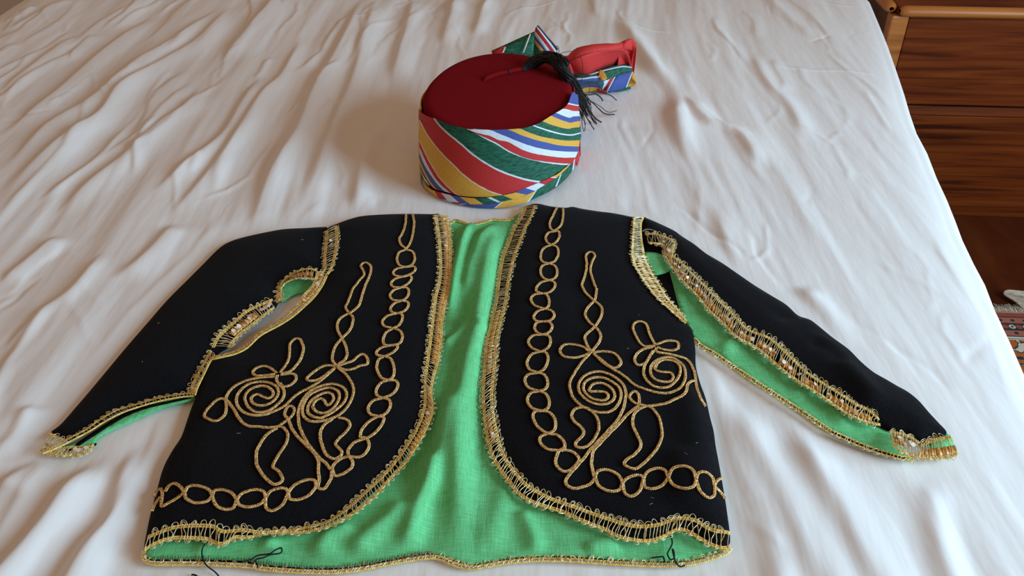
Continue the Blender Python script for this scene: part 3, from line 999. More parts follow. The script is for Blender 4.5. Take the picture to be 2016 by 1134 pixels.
def trim(A, B, z, ribbon=(), seq=(), loopA=True, loopB=False, rung=0.0026, lh=0.0029, name='gold_braid', label=None, wild=0.35, twin=True, ribside=0.5):
    """open gold braid between two edge lines traced in the photo; z = height fn or number"""
    def lift(px):
        px = spline(px, 6)
        if callable(z):
            P = at(px, 0.008)
            for _ in range(2):
                P = at(px, z(P) + 0.0016)
            return P
        return at(px, z)
    A = lift(A); B = lift(B)
    L = 0.5 * (np.linalg.norm(np.diff(A, axis=0), axis=1).sum() + np.linalg.norm(np.diff(B, axis=0), axis=1).sum())
    n = max(8, int(L / 0.0013))
    A = resample(A, n=n); B = resample(B, n=n)
    k = np.ones(5) / 5
    for Q in (A, B):
        for c in range(3):
            Q[2:-2, c] = np.convolve(Q[:, c], k, 'valid')
    X = A - B
    X /= np.linalg.norm(X, axis=1, keepdims=True) + 1e-9
    s = np.linspace(0, L, n)
    up = np.array([0, 0, 1.0])
    mb = MB()
    for Q, sg in ((A, 1), (B, -1)):
        twist(mb, Q, 0.00050, 0.00042, 0.0030)
        if twin:
            twist(mb, Q - X * sg * 0.00165, 0.00048, 0.00040, 0.0028)
    body = mb.build(name, M['gold'], jk)
    if label: tag(body, label)

    def ev(Q, t):
        return np.array([np.interp(t, s, Q[:, c]) for c in range(3)])
    # rungs
    mb = MB()
    t = 0.0008
    while t < L - 0.0008:
        w = rng.normal(0, wild * rung)
        a, b_ = ev(A, t), ev(B, np.clip(t + w, 0, L))
        bow = rng.normal(0, 0.0006)
        tt = np.linspace(-0.06, 1.06, 7)[:, None]
        tdir = ev(A, min(L, t + 0.002)) - ev(A, max(0, t - 0.002)); tdir /= np.linalg.norm(tdir) + 1e-9
        P = a + (b_ - a) * tt + up * (0.0007 + 0.0006 * np.sin(math.pi * tt)) + tdir * bow * np.sin(2 * math.pi * tt)
        mb.tube(P, 0.00028 + 0.00008 * rng.random(), 4)
        t += rung * (0.55 + 0.9 * rng.random())
    o = mb.build('filaments', M['wire'], body)
    tag(o, kind='stuff')
    # picot loops
    mb = MB(); made = False
    for Q, sg, on in ((A, 1, loopA), (B, -1, loopB)):
        if not on: continue
        t = 0.003
        while t < L - 0.003:
            h = lh * (0.65 + 0.6 * rng.random()); wd = 0.0021 * (0.8 + 0.4 * rng.random())
            c = ev(Q, t); o_ = ev(X, t) * sg
            td = np.cross(o_, up)
            lean = rng.normal(0, 0.0009)
            for q in (1.0, 0.55):
                if q < 1 and rng.random() < 0.25: continue
                a = np.linspace(-0.25, math.pi + 0.25, 9)[:, None]
                P = c + td * (wd * q * np.cos(a) + lean * np.sin(a)) + o_ * (h * q * np.sin(a) + 0.0006) + up * (0.0004 + 0.0012 * rng.random() * np.sin(a))
                mb.tube(P, 0.00030, 4)
                made = True
            t += 0.0062 * (0.8 + 0.45 * rng.random())
    if made:
        o = mb.build('picot_loops', M['wire'], body)
        tag(o, kind='stuff')
    # woven orange ribbon under the rungs
    if ribbon:
        for (u0, u1) in ribbon:
            mb = MB()
            ts = np.arange(u0 * L, u1 * L, 0.0006)
            rows = []
            for t in ts:
                a, b_ = ev(A, t), ev(B, t)
                w = 0.5 + 0.5 * math.sin(t * 2 * math.pi / 0.0052 + 1.3 * math.sin(t * 190))
                c = a + (b_ - a) * ribside
                hw = (b_ - a) * 0.20
                rows.append([c - hw + up * (-0.0003 + 0.0009 * w), c + up * (0.0000 + 0.0014 * w), c + hw + up * (-0.0003 + 0.0009 * w)])
            if len(rows) > 2:
                mb.grid(rows)
                mod_solid(mb.build('ribbon', M['ribbon'], body), 0.0003)
    if seq:
        mb = MB()
        for u in seq:
            a, b_ = ev(A, u * L), ev(B, u * L)
            c = a + (b_ - a) * (ribside + rng.normal(0, 0.06)) + up * 0.0022
            td = np.cross(ev(X, u * L), up); xd = ev(X, u * L)
            nrm = up + td * rng.normal(0, 0.35) + xd * rng.normal(0, 0.35); nrm /= np.linalg.norm(nrm)
            t1 = np.cross(nrm, xd); t1 /= np.linalg.norm(t1); t2 = np.cross(nrm, t1)
            rr = 0.0021 * (0.8 + 0.5 * rng.random())
            aa = np.arange(8) * math.pi / 4
            ring = c + rr * (np.cos(aa)[:, None] * t1 * 0.8 + np.sin(aa)[:, None] * t2)
            V = np.concatenate([ring, ring + nrm * 0.0003])
            base = [(i, (i + 1) % 8, 8 + (i + 1) % 8, 8 + i) for i in range(8)]
            mb.add(V, base)
            mb.add(V[8:], [(0, 1, 2, 3), (0, 3, 4, 7), (4, 5, 6, 7)])
        o = mb.build('sequins', M['sequin'], body, smooth=False)
        tag(o, kind='stuff')
    return body


def edge_braid(px, z, loops=True, wid=3.0, name='gold_braid', flip=1, label=None):
    """braid seen edge on: a narrow double cord with a few loops"""
    P = np.asarray(spline(px, 5))
    T = np.gradient(P, axis=0); T /= np.linalg.norm(T, axis=1, keepdims=True)
    Nn = np.stack([-T[:, 1], T[:, 0]], -1) * flip
    return trim((P + Nn * wid)[::3].tolist() + [(P + Nn * wid)[-1].tolist()], (P - Nn * wid)[::3].tolist() + [(P - Nn * wid)[-1].tolist()], z, loopA=loops, twin=False, lh=0.0024, name=name, label=label, wild=0.5)


zl = lambda P: LEFT_P.z(P)
zr = lambda P: RIGHT_P.z(P)

# left front: neck to hem
LA = [(857, 424), (860, 448), (863, 471), (865, 495), (866, 519), (865, 543), (861, 567), (857, 579), (852, 619), (847, 659), (843, 690), (838, 728), (835, 759), (836, 783), (833, 807), (825, 831), (812, 857), (790, 891), (771, 916), (747, 942), (722, 965), (695, 990), (672, 1009), (643, 1027), (612, 1035), (580, 1042), (540, 1045), (511, 1047), (484, 1042), (457, 1044), (437, 1045), (421, 1035), (397, 1033), (365, 1034), (341, 1037), (318, 1045), (291, 1056)]
LB = [(878, 425), (885, 448), (887, 471), (887.5, 495), (888, 519), (887, 551), (883, 580), (876, 603), (871, 635), (868, 680), (862, 715), (853, 745), (849, 775), (852, 797), (850, 818), (842, 838), (828, 866), (812, 892), (795, 915), (774, 937), (755, 959), (735, 980), (711, 1000), (690, 1015), (660, 1031), (630, 1042), (587, 1050), (540, 1050), (508, 1053), (492, 1060), (460, 1059), (445, 1071), (425.6, 1072), (408, 1063), (373, 1061), (341, 1061), (310, 1069), (284, 1084)]
trim(LA, LB, zl, ribbon=[(0.0, 0.44), (0.49, 0.62)], seq=[0.02, 0.075, 0.09, 0.115, 0.30, 0.55], loopA=True, loopB=True, ribside=0.62)
# right front: neck to hem
RA = [(1053, 404.5), (1048, 422), (1035, 447), (1026, 471), (1015, 498), (1007, 530), (1000, 562), (998, 584), (991, 615.6), (983, 647), (977, 679), (976, 703), (973, 735), (969, 775), (972, 815), (978, 847), (989, 890), (1003, 913), (1017, 932), (1035, 952), (1060, 968), (1091, 983), (1130, 996), (1162, 1008), (1194, 1019), (1241, 1033), (1269, 1035), (1299, 1031), (1326, 1021), (1351, 1019), (1374, 1025), (1389, 1036), (1410, 1044), (1426, 1045), (1437, 1049)]
RB = [(1035, 404.5), (1026, 427), (1011, 450.6), (999, 482), (989, 506), (983, 538), (979, 568), (976, 592), (969, 623.5), (962, 652), (956, 684), (953, 719), (951, 744), (949.5, 778), (952, 815), (957.5, 855), (967, 894), (983, 924), (1002, 949), (1019, 971.6), (1043, 987.5), (1078, 1000), (1112, 1011), (1140, 1024), (1170, 1036), (1193, 1045), (1215, 1057), (1243, 1064), (1275, 1067), (1304, 1059), (1320, 1050), (1337, 1043), (1358, 1050), (1378, 1062), (1402, 1075), (1424, 1081), (1437, 1078)]
trim(RA, RB, zr, ribbon=[(0.345, 0.50), (0.585, 0.64)], seq=[0.44, 0.465, 0.475, 0.625, 0.63], loopA=True, loopB=True)
# shoulder and armhole, left side
trim([(642, 455), (641, 479), (638, 505), (638, 530), (628, 540)], [(662, 445), (664, 468), (661, 498), (653, 528), (645, 541)], zl, seq=[0.32], loopA=True, loopB=True)
trim([(625, 536), (615, 562), (598, 580), (588, 596), (558, 626), (539, 638), (511, 654), (484, 680), (460, 692), (437, 698), (416, 704)], [(644, 543), (634, 564), (618, 586), (597, 606), (575, 625), (548, 642), (513, 661), (487, 685), (464, 697), (440, 703), (418, 708)], zl, ribbon=[(0.0, 0.33)], seq=[0.03, 0.10, 0.12, 0.30], loopA=False, loopB=False, ribside=0.5)
# sleeve opening, left side
trim([(418, 684), (428, 663), (450, 643), (471, 624), (487, 611), (511, 600), (536, 589)], [(452, 684), (460, 673), (476, 656), (496, 641), (513, 627), (526, 617), (540, 606)], lambda P: LSL_P.z(P) + 0.0006, ribbon=[(0.25, 0.72)], seq=[0.30, 0.36, 0.40, 0.52, 0.58, 0.62, 0.80, 0.84, 0.88, 0.92, 0.95], loopA=True, loopB=True, rung=0.0021, ribside=0.6)
trim([(545, 596), (546, 572), (556, 553), (572, 541), (590, 532), (614, 529), (628, 537)], [(554, 592), (553, 570), (562, 557), (583, 549), (607, 549), (616, 550), (624, 548)], lambda P: LSL_P.z(P) + 0.0004, ribbon=[(0.55, 0.92)], loopA=True, loopB=True, rung=0.0024)
trim([(415, 690), (404, 708), (391, 732), (377, 760), (376, 776)], [(424, 700), (414, 712), (402, 736), (389, 763), (384, 778)], lambda P: LSL_P.z(P) + 0.0006, ribbon=[(0.8, 1.0)], loopA=True, twin=True, rung=0.0022)
# sleeve lower edge and cuff, left side
trim([(380, 773), (355, 776), (313, 783), (271, 795), (229, 808), (195, 827), (170, 845), (141, 860), (110, 876), (80, 889)], [(382, 780), (355, 782), (313, 790), (271, 802), (237, 814), (203, 832), (178, 848), (144, 866), (112, 882), (84, 893)], lambda P: LSL_P.z(P) + 0.0004, loopA=True, twin=False)
trim([(127, 867), (112, 860), (97, 853)], [(98, 886), (87, 890), (76, 891)], lambda P: LSL_P.z(P) + 0.0002, ribbon=[(0.2, 1)], rung=0.0017, loopA=True, ribside=0.7)
trim([(102, 886), (136, 880), (161, 880), (186, 875)], [(92, 892), (126, 897), (154, 897), (182, 886)], 0.0040, seq=[0.62, 0.7, 0.78, 0.86], loopB=True, loopA=False, rung=0.002)
# shoulder and armhole, right side
trim([(1248, 429), (1246, 457), (1244, 489), (1244, 503)], [(1267, 428), (1262, 442), (1263.5, 473), (1268, 500)], zr, loopA=True, rung=0.0019)
trim([(1244, 500), (1249, 522), (1261, 542), (1277, 566), (1291, 584), (1313, 605), (1332, 622), (1349, 637)], [(1268, 502), (1274, 520), (1286, 543), (1299, 563), (1312, 585), (1327, 602), (1340, 617), (1352, 632)], zr, ribbon=[(0.02, 0.95)], seq=[0.10, 0.12, 0.23, 0.25, 0.60], loopA=True, loopB=True, rung=0.0022)
# right sleeve slit
trim([(1270, 461), (1289, 460), (1311, 467), (1327, 476), (1326, 490), (1324, 504), (1333, 510), (1351, 527), (1367, 543), (1391, 566), (1410, 586), (1432, 608), (1448, 624), (1468, 646), (1487, 655), (1511, 663), (1535, 682), (1559, 705), (1590, 734), (1622, 755), (1662, 780), (1688, 797), (1708, 805), (1730, 824)],
     [(1276, 478), (1290, 480), (1304, 482), (1308, 490), (1310, 506), (1321, 524), (1335, 542), (1352, 562), (1372, 582), (1400, 616), (1424, 637), (1444, 659), (1463, 671), (1487, 684), (1508, 700), (1535, 724), (1559, 743), (1580, 757), (1610, 775), (1640, 796), (1663, 812), (1688, 825), (1708, 832), (1733, 838)],
     lambda P: RSL_P.z(P) + 0.0006, ribbon=[(0.12, 0.20), (0.215, 0.30), (0.32, 0.37), (0.39, 0.46), (0.47, 0.53), (0.55, 0.60), (0.62, 0.68), (0.70, 0.76), (0.78, 0.84), (0.86, 0.98)], seq=[0.06, 0.11, 0.125, 0.20, 0.225, 0.25, 0.262, 0.28, 0.31, 0.33, 0.36, 0.375, 0.385, 0.50, 0.53, 0.565, 0.60, 0.64, 0.66, 0.68, 0.715, 0.74, 0.77, 0.82, 0.86, 0.90, 0.94], loopA=True, loopB=True, rung=0.0023, lh=0.0048, ribside=0.62, wild=0.6)
# right sleeve lower edge, then the cuff
edge_braid([(1367, 667), (1378, 680), (1390, 687), (1410, 699), (1442, 721), (1473, 742), (1497, 758), (1526, 777), (1591, 819), (1630, 846), (1660, 861), (1702, 879), (1744, 893), (1783, 903), (1801, 903)], 0.0045, flip=1, wid=3.2)
trim([(1750, 850), (1773, 853), (1794, 861), (1809, 871)], [(1757, 874), (1776, 890), (1796, 898), (1812, 900)], lambda P: RSL_P.z(P) + 0.0008, ribbon=[(0.0, 0.5)], seq=[0.28, 0.33, 0.36, 0.5, 0.66, 0.7, 0.76], loopA=True, loopB=True, rung=0.0018, lh=0.004)
trim([(1812, 876), (1836, 866), (1853, 862), (1874, 860)], [(1808, 900), (1843, 902), (1866, 901), (1887, 895)], 0.0065, ribbon=[(0.0, 1.0)], loopA=True, loopB=True, rung=0.0020, ribside=0.68, lh=0.004)
# back hem
edge_braid([(284, 1084), (281, 1092), (284, 1101), (292, 1108), (317.6, 1110), (381, 1110), (444.6, 1112), (492, 1115), (517, 1120), (571, 1124), (612, 1126), (659, 1126), (707, 1121), (770, 1109), (818, 1100), (850, 1097), (870, 1100), (896, 1112), (919, 1117), (935, 1118), (1007, 1106), (1073, 1102), (1134, 1104), (1180, 1107), (1275, 1112), (1339, 1112), (1370, 1108), (1408, 1097), (1431, 1087), (1438, 1078)], 0.0034, flip=-1, wid=3.0)
# back of the neck
edge_braid([(880, 444), (890, 438), (897, 433), (915, 439), (935, 441), (955, 437), (970, 432), (990, 434), (1012, 431)], 0.0045, loops=False, wid=1.4)


# ------------------------------------------------------------------ couched cord embroidery
def cords(panel, paths, name, lift=0.0011):
    for px in paths:
        mb = MB()
        P = panel.place(spline(px, 6), lift)
        braid_cord(mb, P)
        mb.build(name, M['cord'], jk)


def chain(nodes, Ls, Rs, headA, headB, tailA, tailB):
    """two cords that cross at the nodes and bow out to Ls / Rs between them"""
    def half(n0, e, n1):
        n0, e, n1 = map(np.asarray, (n0, e, n1))
        c = (n0 + n1) / 2
        q = lambda a, b: c + 0.72 * (a - c) + 0.72 * (b - c)
        return [q(n0, e), e, q(n1, e)]
    A, B = list(headA), list(headB)
    for i in range(len(Ls)):
        a, b = (Ls[i], Rs[i]) if i % 2 == 0 else (Rs[i], Ls[i])
        for S, e in ((A, a), (B, b)):
            S.append(nodes[i])
            S.extend(half(nodes[i], e, nodes[i + 1]))
    A.append(nodes[-1]); B.append(nodes[-1])
    even = len(Ls) % 2 == 0
    A += list(tailA if even else tailB); B += list(tailB if even else tailA)
    return [[tuple(p) for p in A], [tuple(p) for p in B]]


def off(ox, oy, pts, s=6.3):
    return [(ox + x / s, oy + y / s) for x, y in pts]


# ---- left front
E = lambda p: off(620, 400, p)
Cc = lambda p: off(560, 500, p)
D = lambda p: off(620, 680, p)
Fq = lambda p: off(560, 840, p)
G = lambda p: off(270, 920, p)
A_ = lambda p: off(380, 640, p)
B_ = lambda p: off(380, 800, p)
nodes = E([(1125, 570)]) + Cc([(1498, 160), (1465, 282), (1445, 415), (1450, 580), (1405, 735), (1345, 920)]) + D([(945, 0), (860, 135), (905, 430), (840, 650), (790, 880)]) + Fq([(1010, 145)])
Ls = E([(1015, 690)]) + Cc([(1350, 225), (1322, 365), (1308, 520), (1315, 670), (1218, 830), (1222, 1060)]) + D([(765, 75), (768, 290), (762, 545), (660, 770), (580, 1050)])
Rs = E([(1238, 680)]) + Cc([(1625, 190), (1578, 300), (1543, 470), (1535, 645), (1458, 815), (1465, 1035)]) + D([(1015, 40), (980, 270), (1025, 515), (935, 755), (830, 980)])
ch = chain(nodes, Ls, Rs, E([(1130, 142), (1118, 270), (1078, 385), (1045, 440), (1065, 510)]), E([(1215, 142), (1230, 260), (1200, 440), (1160, 530)]),
           Fq([(870, 195), (790, 285), (800, 365), (845, 430), (830, 510), (740, 575), (630, 608), (600, 550), (590, 505)]), Fq([(1052, 230), (1005, 330), (920, 380), (800, 370), (700, 395), (610, 475), (585, 560), (575, 640), (540, 705), (490, 768), (435, 765), (390, 740)]))
cords(LEFT_P, ch, 'chain_cord')
hn = Fq([(390, 742)]) + G([(1872, 322), (1590, 382), (1235, 402), (932, 352), (587, 308)])
hU = Fq([(255, 662)]) + G([(1745, 262), (1450, 278), (1060, 278), (755, 228)])
hD = Fq([(185, 900)]) + G([(1690, 535), (1390, 492), (1080, 522), (725, 438)])
cords(LEFT_P, chain(hn, hU, hD, [], [], G([(520, 230), (455, 200), (392, 230), (348, 300)]), G([(480, 390), (380, 445), (305, 482), (306, 400), (312, 310), (285, 268), (232, 312), (212, 362)])), 'chain_cord')
cords(LEFT_P, [G([(290, 372), (240, 425), (205, 485), (180, 540)])], 'chain_cord')
AB = lambda pts: A_(pts)
FL1 = [
    # stalk: teardrop, then two crossings, closing on itself
    Cc([(805, 735), (755, 660), (790, 590), (840, 450), (885, 385), (945, 310), (988, 262), (970, 200), (945, 150), (968, 118), (1010, 108), (1058, 138), (1075, 190), (1050, 280), (1000, 400), (950, 560), (920, 640), (870, 692), (805, 735), (705, 785), (655, 862), (665, 960), (710, 1045)])
    + A_([(1895, 265), (1908, 370), (1880, 432), (1825, 468), (1790, 512)]),
    Cc([(805, 735), (848, 790), (845, 860), (800, 960), (715, 1042)]) + A_([(1760, 270), (1728, 370), (1732, 440), (1775, 495), (1790, 512)]),
    D([(278, 258), (400, 215), (470, 190), (522, 140), (580, 108), (632, 130), (658, 190), (640, 238), (560, 252), (470, 290), (380, 302), (290, 268)]),
    A_([(1775, 508), (1650, 500), (1540, 550), (1450, 620), (1412, 668), (1460, 692), (1560, 672), (1680, 590), (1765, 528)]),
    A_([(1480, 1010), (1512, 950), (1580, 915), (1632, 942), (1655, 990), (1695, 985), (1742, 925), (1728, 862), (1660, 838), (1580, 858), (1500, 910), (1445, 970), (1422, 1040), (1430, 1098), (1500, 1142), (1590, 1150), (1700, 1100), (1800, 1030), (1872, 960), (1908, 870), (1882, 790), (1800, 742), (1700, 730), (1580, 755), (1460, 812), (1385, 890), (1332, 980), (1308, 1080), (1305, 1160), (1330, 1290), (1380, 1400), (1460, 1520), (1560, 1640), (1650, 1720), (1705, 1790)]),
    A_([(1480, 1010), (1512, 1062), (1565, 1092), (1650, 1085), (1742, 1030), (1802, 940), (1812, 860), (1772, 800), (1680, 778), (1570, 803), (1450, 863), (1393, 930), (1362, 1010), (1355, 1090), (1385, 1150), (1440, 1190), (1520, 1200), (1620, 1188), (1720, 1158), (1812, 1115), (1895, 1040), (1968, 920), (1992, 800), (1952, 690), (1880, 600), (1795, 525)]),
    B_([(1730, 145), (1700, 178), (1622, 230), (1578, 320), (1588, 440), (1630, 560), (1690, 632), (1760, 652), (1832, 610), (1842, 560), (1792, 505), (1762, 470), (1790, 420), (1872, 340), (1945, 250), (1932, 190), (1872, 152), (1800, 138)]),
    B_([(1190, 178), (1212, 250), (1290, 370), (1400, 480), (1500, 578), (1552, 680), (1550, 800), (1562, 900), (1545, 985)]),
]
FL2 = [
    A_([(1050, 622), (1035, 680), (1070, 740), (1118, 790), (1132, 860), (1092, 940), (1010, 1015), (930, 1065), (840, 1082), (750, 1067), (683, 1015), (648, 940), (650, 870), (690, 815), (770, 770), (860, 753), (945, 780), (992, 830), (985, 882), (930, 908), (860, 886), (800, 858), (742, 875), (718, 920), (745, 972), (820, 1000), (920, 985), (1012, 930), (1058, 850), (1037, 770), (960, 720), (860, 703), (740, 713), (640, 760), (563, 840), (538, 930), (565, 1022), (640, 1087), (750, 1117), (880, 1110), (990, 1075), (1090, 1030), (1160, 980), (1250, 890), (1340, 830), (1440, 780), (1550, 715), (1650, 635), (1750, 545)]),
    A_([(1035, 595), (960, 535), (880, 508), (790, 530), (742, 580), (770, 622), (870, 628), (1015, 608)]),
    A_([(1075, 590), (1140, 510), (1182, 430), (1200, 330), (1200, 240), (1240, 188), (1292, 168), (1342, 200), (1368, 300), (1340, 410), (1272, 510), (1200, 572), (1095, 602)]),
    A_([(1085, 615), (1190, 603), (1266, 618), (1272, 680), (1210, 742), (1125, 762), (1082, 722)]),
    A_([(1015, 640), (850, 650), (710, 675), (600, 712), (492, 778), (430, 850), (408, 930), (412, 1000), (405, 1085), (350, 1158), (280, 1187), (192, 1168), (138, 1126), (165, 1062), (220, 1000), (285, 938), (360, 913), (430, 945), (490, 1020), (540, 1110), (600, 1198), (690, 1250), (800, 1258), (940, 1272), (1050, 1258), (1115, 1215), (1190, 1158), (1248, 1095), (1252, 1035), (1200, 1003), (1148, 1048), (1140, 1118), (1190, 1185)]),
    B_([(1045, 272), (985, 298), (900, 362), (830, 470), (783, 580), (790, 720), (850, 832), (930, 922), (1010, 968), (1092, 940), (1112, 890), (1052, 800), (988, 748), (1030, 650), (1100, 540), (1162, 440), (1172, 330), (1112, 262), (1050, 245)]),
]
cords(LEFT_P, FL1 + FL2, 'flower_cord')

# ---- right front
H = lambda p: off(940, 395, p)
I = lambda p: off(940, 560, p)
J = lambda p: off(940, 720, p)
K = lambda p: off(940, 870, p)
Mq = lambda p: off(1180, 610, p)
Nq = lambda p: off(1160, 770, p)
O = lambda p: off(1160, 900, p)
nodes = H([(940, 382), (915, 548), (880, 780), (890, 987)]) + I([(808, 112), (830, 300), (800, 460), (808, 622), (782, 830)]) + J([(748, 85), (765, 315), (795, 560), (875, 840), (1012, 1052)])
Ls = H([(848, 450), (783, 670), (780, 880)]) + I([(733, 30), (663, 192), (698, 395), (708, 532), (632, 700), (615, 960)]) + J([(585, 190), (618, 432), (693, 660), (785, 965)])
Rs = H([(1018, 435), (1003, 660), (988, 880)]) + I([(955, 35), (890, 200), (950, 388), (925, 520), (905, 712), (872, 940)]) + J([(872, 200), (888, 440), (965, 680), (1065, 930)])
ch = chain(nodes, Ls, Rs, H([(985, 82), (940, 180), (897, 270), (905, 340)]), H([(1062, 98), (1062, 200), (1040, 290), (1000, 342)]),
           K([(990, 150), (965, 230), (982, 300), (1050, 360), (1120, 362), (1182, 322), (1250, 250)]), K([(1100, 102), (1192, 132), (1258, 200), (1245, 275)]))
cords(RIGHT_P, ch, 'chain_cord')
hn = K([(1460, 450)]) + O([(415, 322), (672, 278), (980, 250), (1325, 280), (1555, 352)])
hU = O([(225, 158), (560, 228), (830, 138), (1165, 108), (1440, 183)])
hD = O([(245, 420), (530, 485), (785, 393), (1165, 387), (1470, 500)])
cords(RIGHT_P, chain(hn, hU, hD, [], [], O([(1590, 285), (1645, 258)]), O([(1620, 425), (1682, 508)])), 'chain_cord')
FR = [
    H([(1340, 900)]) and H([(1470, 1080), (1430, 980), (1398, 860), (1420, 760), (1455, 690), (1430, 642), (1382, 640), (1345, 680), (1355, 780), (1340, 900), (1300, 1030)]) + I([(1298, 20), (1338, 95), (1398, 160), (1450, 205), (1522, 262), (1547, 340), (1512, 440), (1455, 520), (1390, 580), (1333, 640), (1345, 720), (1380, 792), (1420, 832)]),
    I([(1475, 50), (1468, 130), (1450, 200), (1400, 250), (1347, 320), (1338, 390), (1390, 472), (1455, 522), (1512, 590), (1528, 660), (1490, 742), (1440, 800), (1420, 832)]),
    I([(1385, 832), (1300, 770), (1180, 743), (1080, 748), (1022, 810), (1058, 882), (1160, 908), (1290, 892), (1395, 850)]),
    I([(1435, 842), (1560, 830), (1682, 850), (1762, 920), (1772, 990), (1712, 1032), (1620, 1002), (1500, 902)]),
    J([(1380, 290), (1430, 233), (1500, 213), (1600, 238), (1677, 300), (1702, 370), (1667, 437), (1580, 477), (1470, 472), (1350, 422), (1273, 340), (1253, 240), (1298, 150), (1390, 93), (1500, 73), (1620, 98), (1732, 165), (1808, 235), (1838, 330), (1828, 450), (1787, 580), (1722, 690), (1612, 812), (1500, 932), (1400, 1042), (1330, 1134), (1260, 1212), (1190, 1292), (1120, 1370), (1090, 1435), (1120, 1495), (1200, 1520), (1300, 1505), (1400, 1465), (1460, 1395)]),
    J([(1380, 290), (1402, 320), (1500, 318), (1582, 330), (1625, 370), (1602, 414), (1540, 432), (1440, 412), (1358, 360), (1313, 290), (1328, 210), (1400, 158), (1480, 143), (1580, 158), (1682, 208), (1748, 260), (1778, 335), (1768, 425), (1722, 512), (1622, 572), (1500, 577), (1390, 547), (1288, 495), (1208, 425), (1158, 330), (1143, 220), (1185, 120), (1250, 20), (1290, -40), (1370, -130), (1420, -178)]),
    J([(1425, 560), (1340, 518), (1250, 520), (1188, 560), (1163, 620), (1200, 692), (1272, 750), (1318, 820), (1280, 892), (1218, 950), (1220, 1000), (1292, 1018), (1372, 990), (1452, 900), (1502, 780), (1492, 670), (1442, 590), (1370, 540)]),
    Mq([(-72, 540), (50, 660), (180, 742), (310, 822), (400, 902), (480, 952), (620, 1002), (760, 1032), (880, 1027), (990, 977), (1052, 890), (1067, 800), (1042, 700), (970, 628), (880, 588), (780, 593), (690, 640), (638, 700), (638, 790), (690, 862), (790, 892), (880, 887), (918, 835), (880, 778), (790, 768), (712, 755), (680, 712), (695, 670)]),
    Mq([(665, 515), (600, 612), (555, 700), (548, 800), (600, 892), (680, 952), (780, 967), (880, 942), (960, 870), (1002, 780), (997, 700), (942, 643), (850, 618), (770, 628), (712, 670), (690, 720)]),
    Mq([(690, 445), (560, 452), (490, 390), (440, 300), (413, 220), (440, 160), (510, 143), (582, 180), (612, 270), (652, 360), (692, 432)]),
    Mq([(700, 432), (800, 393), (900, 383), (972, 408), (977, 472), (900, 502), (800, 492), (718, 460)]),
    Mq([(660, 458), (540, 490), (458, 550), (438, 630), (480, 682), (562, 662), (622, 582), (665, 500)]),
    Mq([(700, 470), (715, 520), (820, 540), (960, 570), (1080, 612), (1150, 700), (1187, 820), (1195, 900), (1218, 1000), (1255, 1090)]) + Nq([(1385, 100), (1440, 190)]),
    Mq([(1195, 880), (1138, 885), (1092, 930), (1080, 1000), (1030, 1060), (930, 1110)]) + Nq([(950, 150), (800, 177), (680, 192), (582, 250), (542, 330), (542, 430), (592, 540), (638, 640), (622, 720), (550, 792), (470, 842), (433, 900), (480, 942), (570, 962), (652, 912), (752, 820), (852, 690), (902, 540), (882, 380), (830, 270), (760, 202), (660, 170), (560, 142), (503, 80), (520, 28), (570, 3), (612, 50), (617, 145)]),
    Nq([(612, 182), (540, 232), (440, 322), (340, 432), (230, 542), (120, 662), (52, 742), (32, 850), (32, 950), (62, 1062)]),
]
cords(RIGHT_P, FR, 'flower_cord')


# ------------------------------------------------------------------ loose threads and stitches
def thread(pts, z, mat, r=0.0005, name='loose_thread', label=None):
    mb = MB()
    P = spline(pts, 6)
    zz = np.interp(np.linspace(0, 1, len(P)), np.linspace(0, 1, len(z)), z) if isinstance(z, (list, tuple)) else z
    mb.tube(at(P, zz), r, 5)
    o = mb.build(name, mat, jk)
    if label: tag(o, label)


T3 = lambda p: off(270, 1030, p)
T6 = lambda p: off(1180, 1010, p)
thread(T3([(840, 255), (806, 330), (815, 440), (868, 530), (960, 600), (1012, 655)]), [0.009, 0.007, 0.0065, 0.006, 0.002, 0.001], M['thread'], 0.00055, label='black loose thread')
thread(T3([(1320, 480), (1420, 445), (1500, 400), (1640, 380), (1720, 330), (1785, 308), (1795, 350), (1760, 375), (1650, 390), (1560, 430), (1500, 440), (1462, 465), (1490, 510), (1495, 545)]), 0.0075, M['thread'], 0.0006, label='black loose thread')
thread(T6([(880, 265), (905, 370), (870, 450), (845, 510), (880, 575), (925, 560), (925, 480), (905, 450), (930, 560), (950, 620), (1000, 665), (1060, 650)]), 0.009, M['thread'], 0.0006, label='black loose thread')
thread(T6([(640, 560), (740, 545), (790, 545), (810, 600)]), 0.006, M['thread'], 0.0006, label='black loose thread')
thread([(377, 1131.5), (383, 1132), (390, 1136), (398, 1142)], 0.001, M['thread'], 0.0007, label='black loose thread')
thread(off(1200, 410, [(410, 285), (450, 262), (520, 265), (580, 290), (598, 312)]), 0.019, M['pale'], 0.0003, label='pale loose thread')
thread(off(820, 400, [(495, 800), (520, 770), (560, 748)], 3.78), 0.011, M['pale'], 0.0002, label='pale loose thread')
# lint on the wool
mb = MB()
for (x, y) in [(1300, 856), (1372, 872), (1350, 893), (1236, 686), (1258, 620), (470, 853), (595, 472), (280, 712), (312, 636), (1284, 980), (1282, 992)]:
    pn = LEFT_P if 384 < x < 700 else (RIGHT_P if x > 900 else LSL_P)
    if 500 < x < 640 and y < 520: pn = LSL_P
    c = pn.place([(x, y)], 0.0003)[0]
    a = rng.random() * 3.1
    q = np.array([math.cos(a), math.sin(a), 0]) * (0.0006 + 0.0012 * rng.random())
    mb.tube([c - q, c + [0, 0, .0002], c + q], 0.00012, 3)
tag(mb.build('lint', M['pale'], jk), kind='stuff')
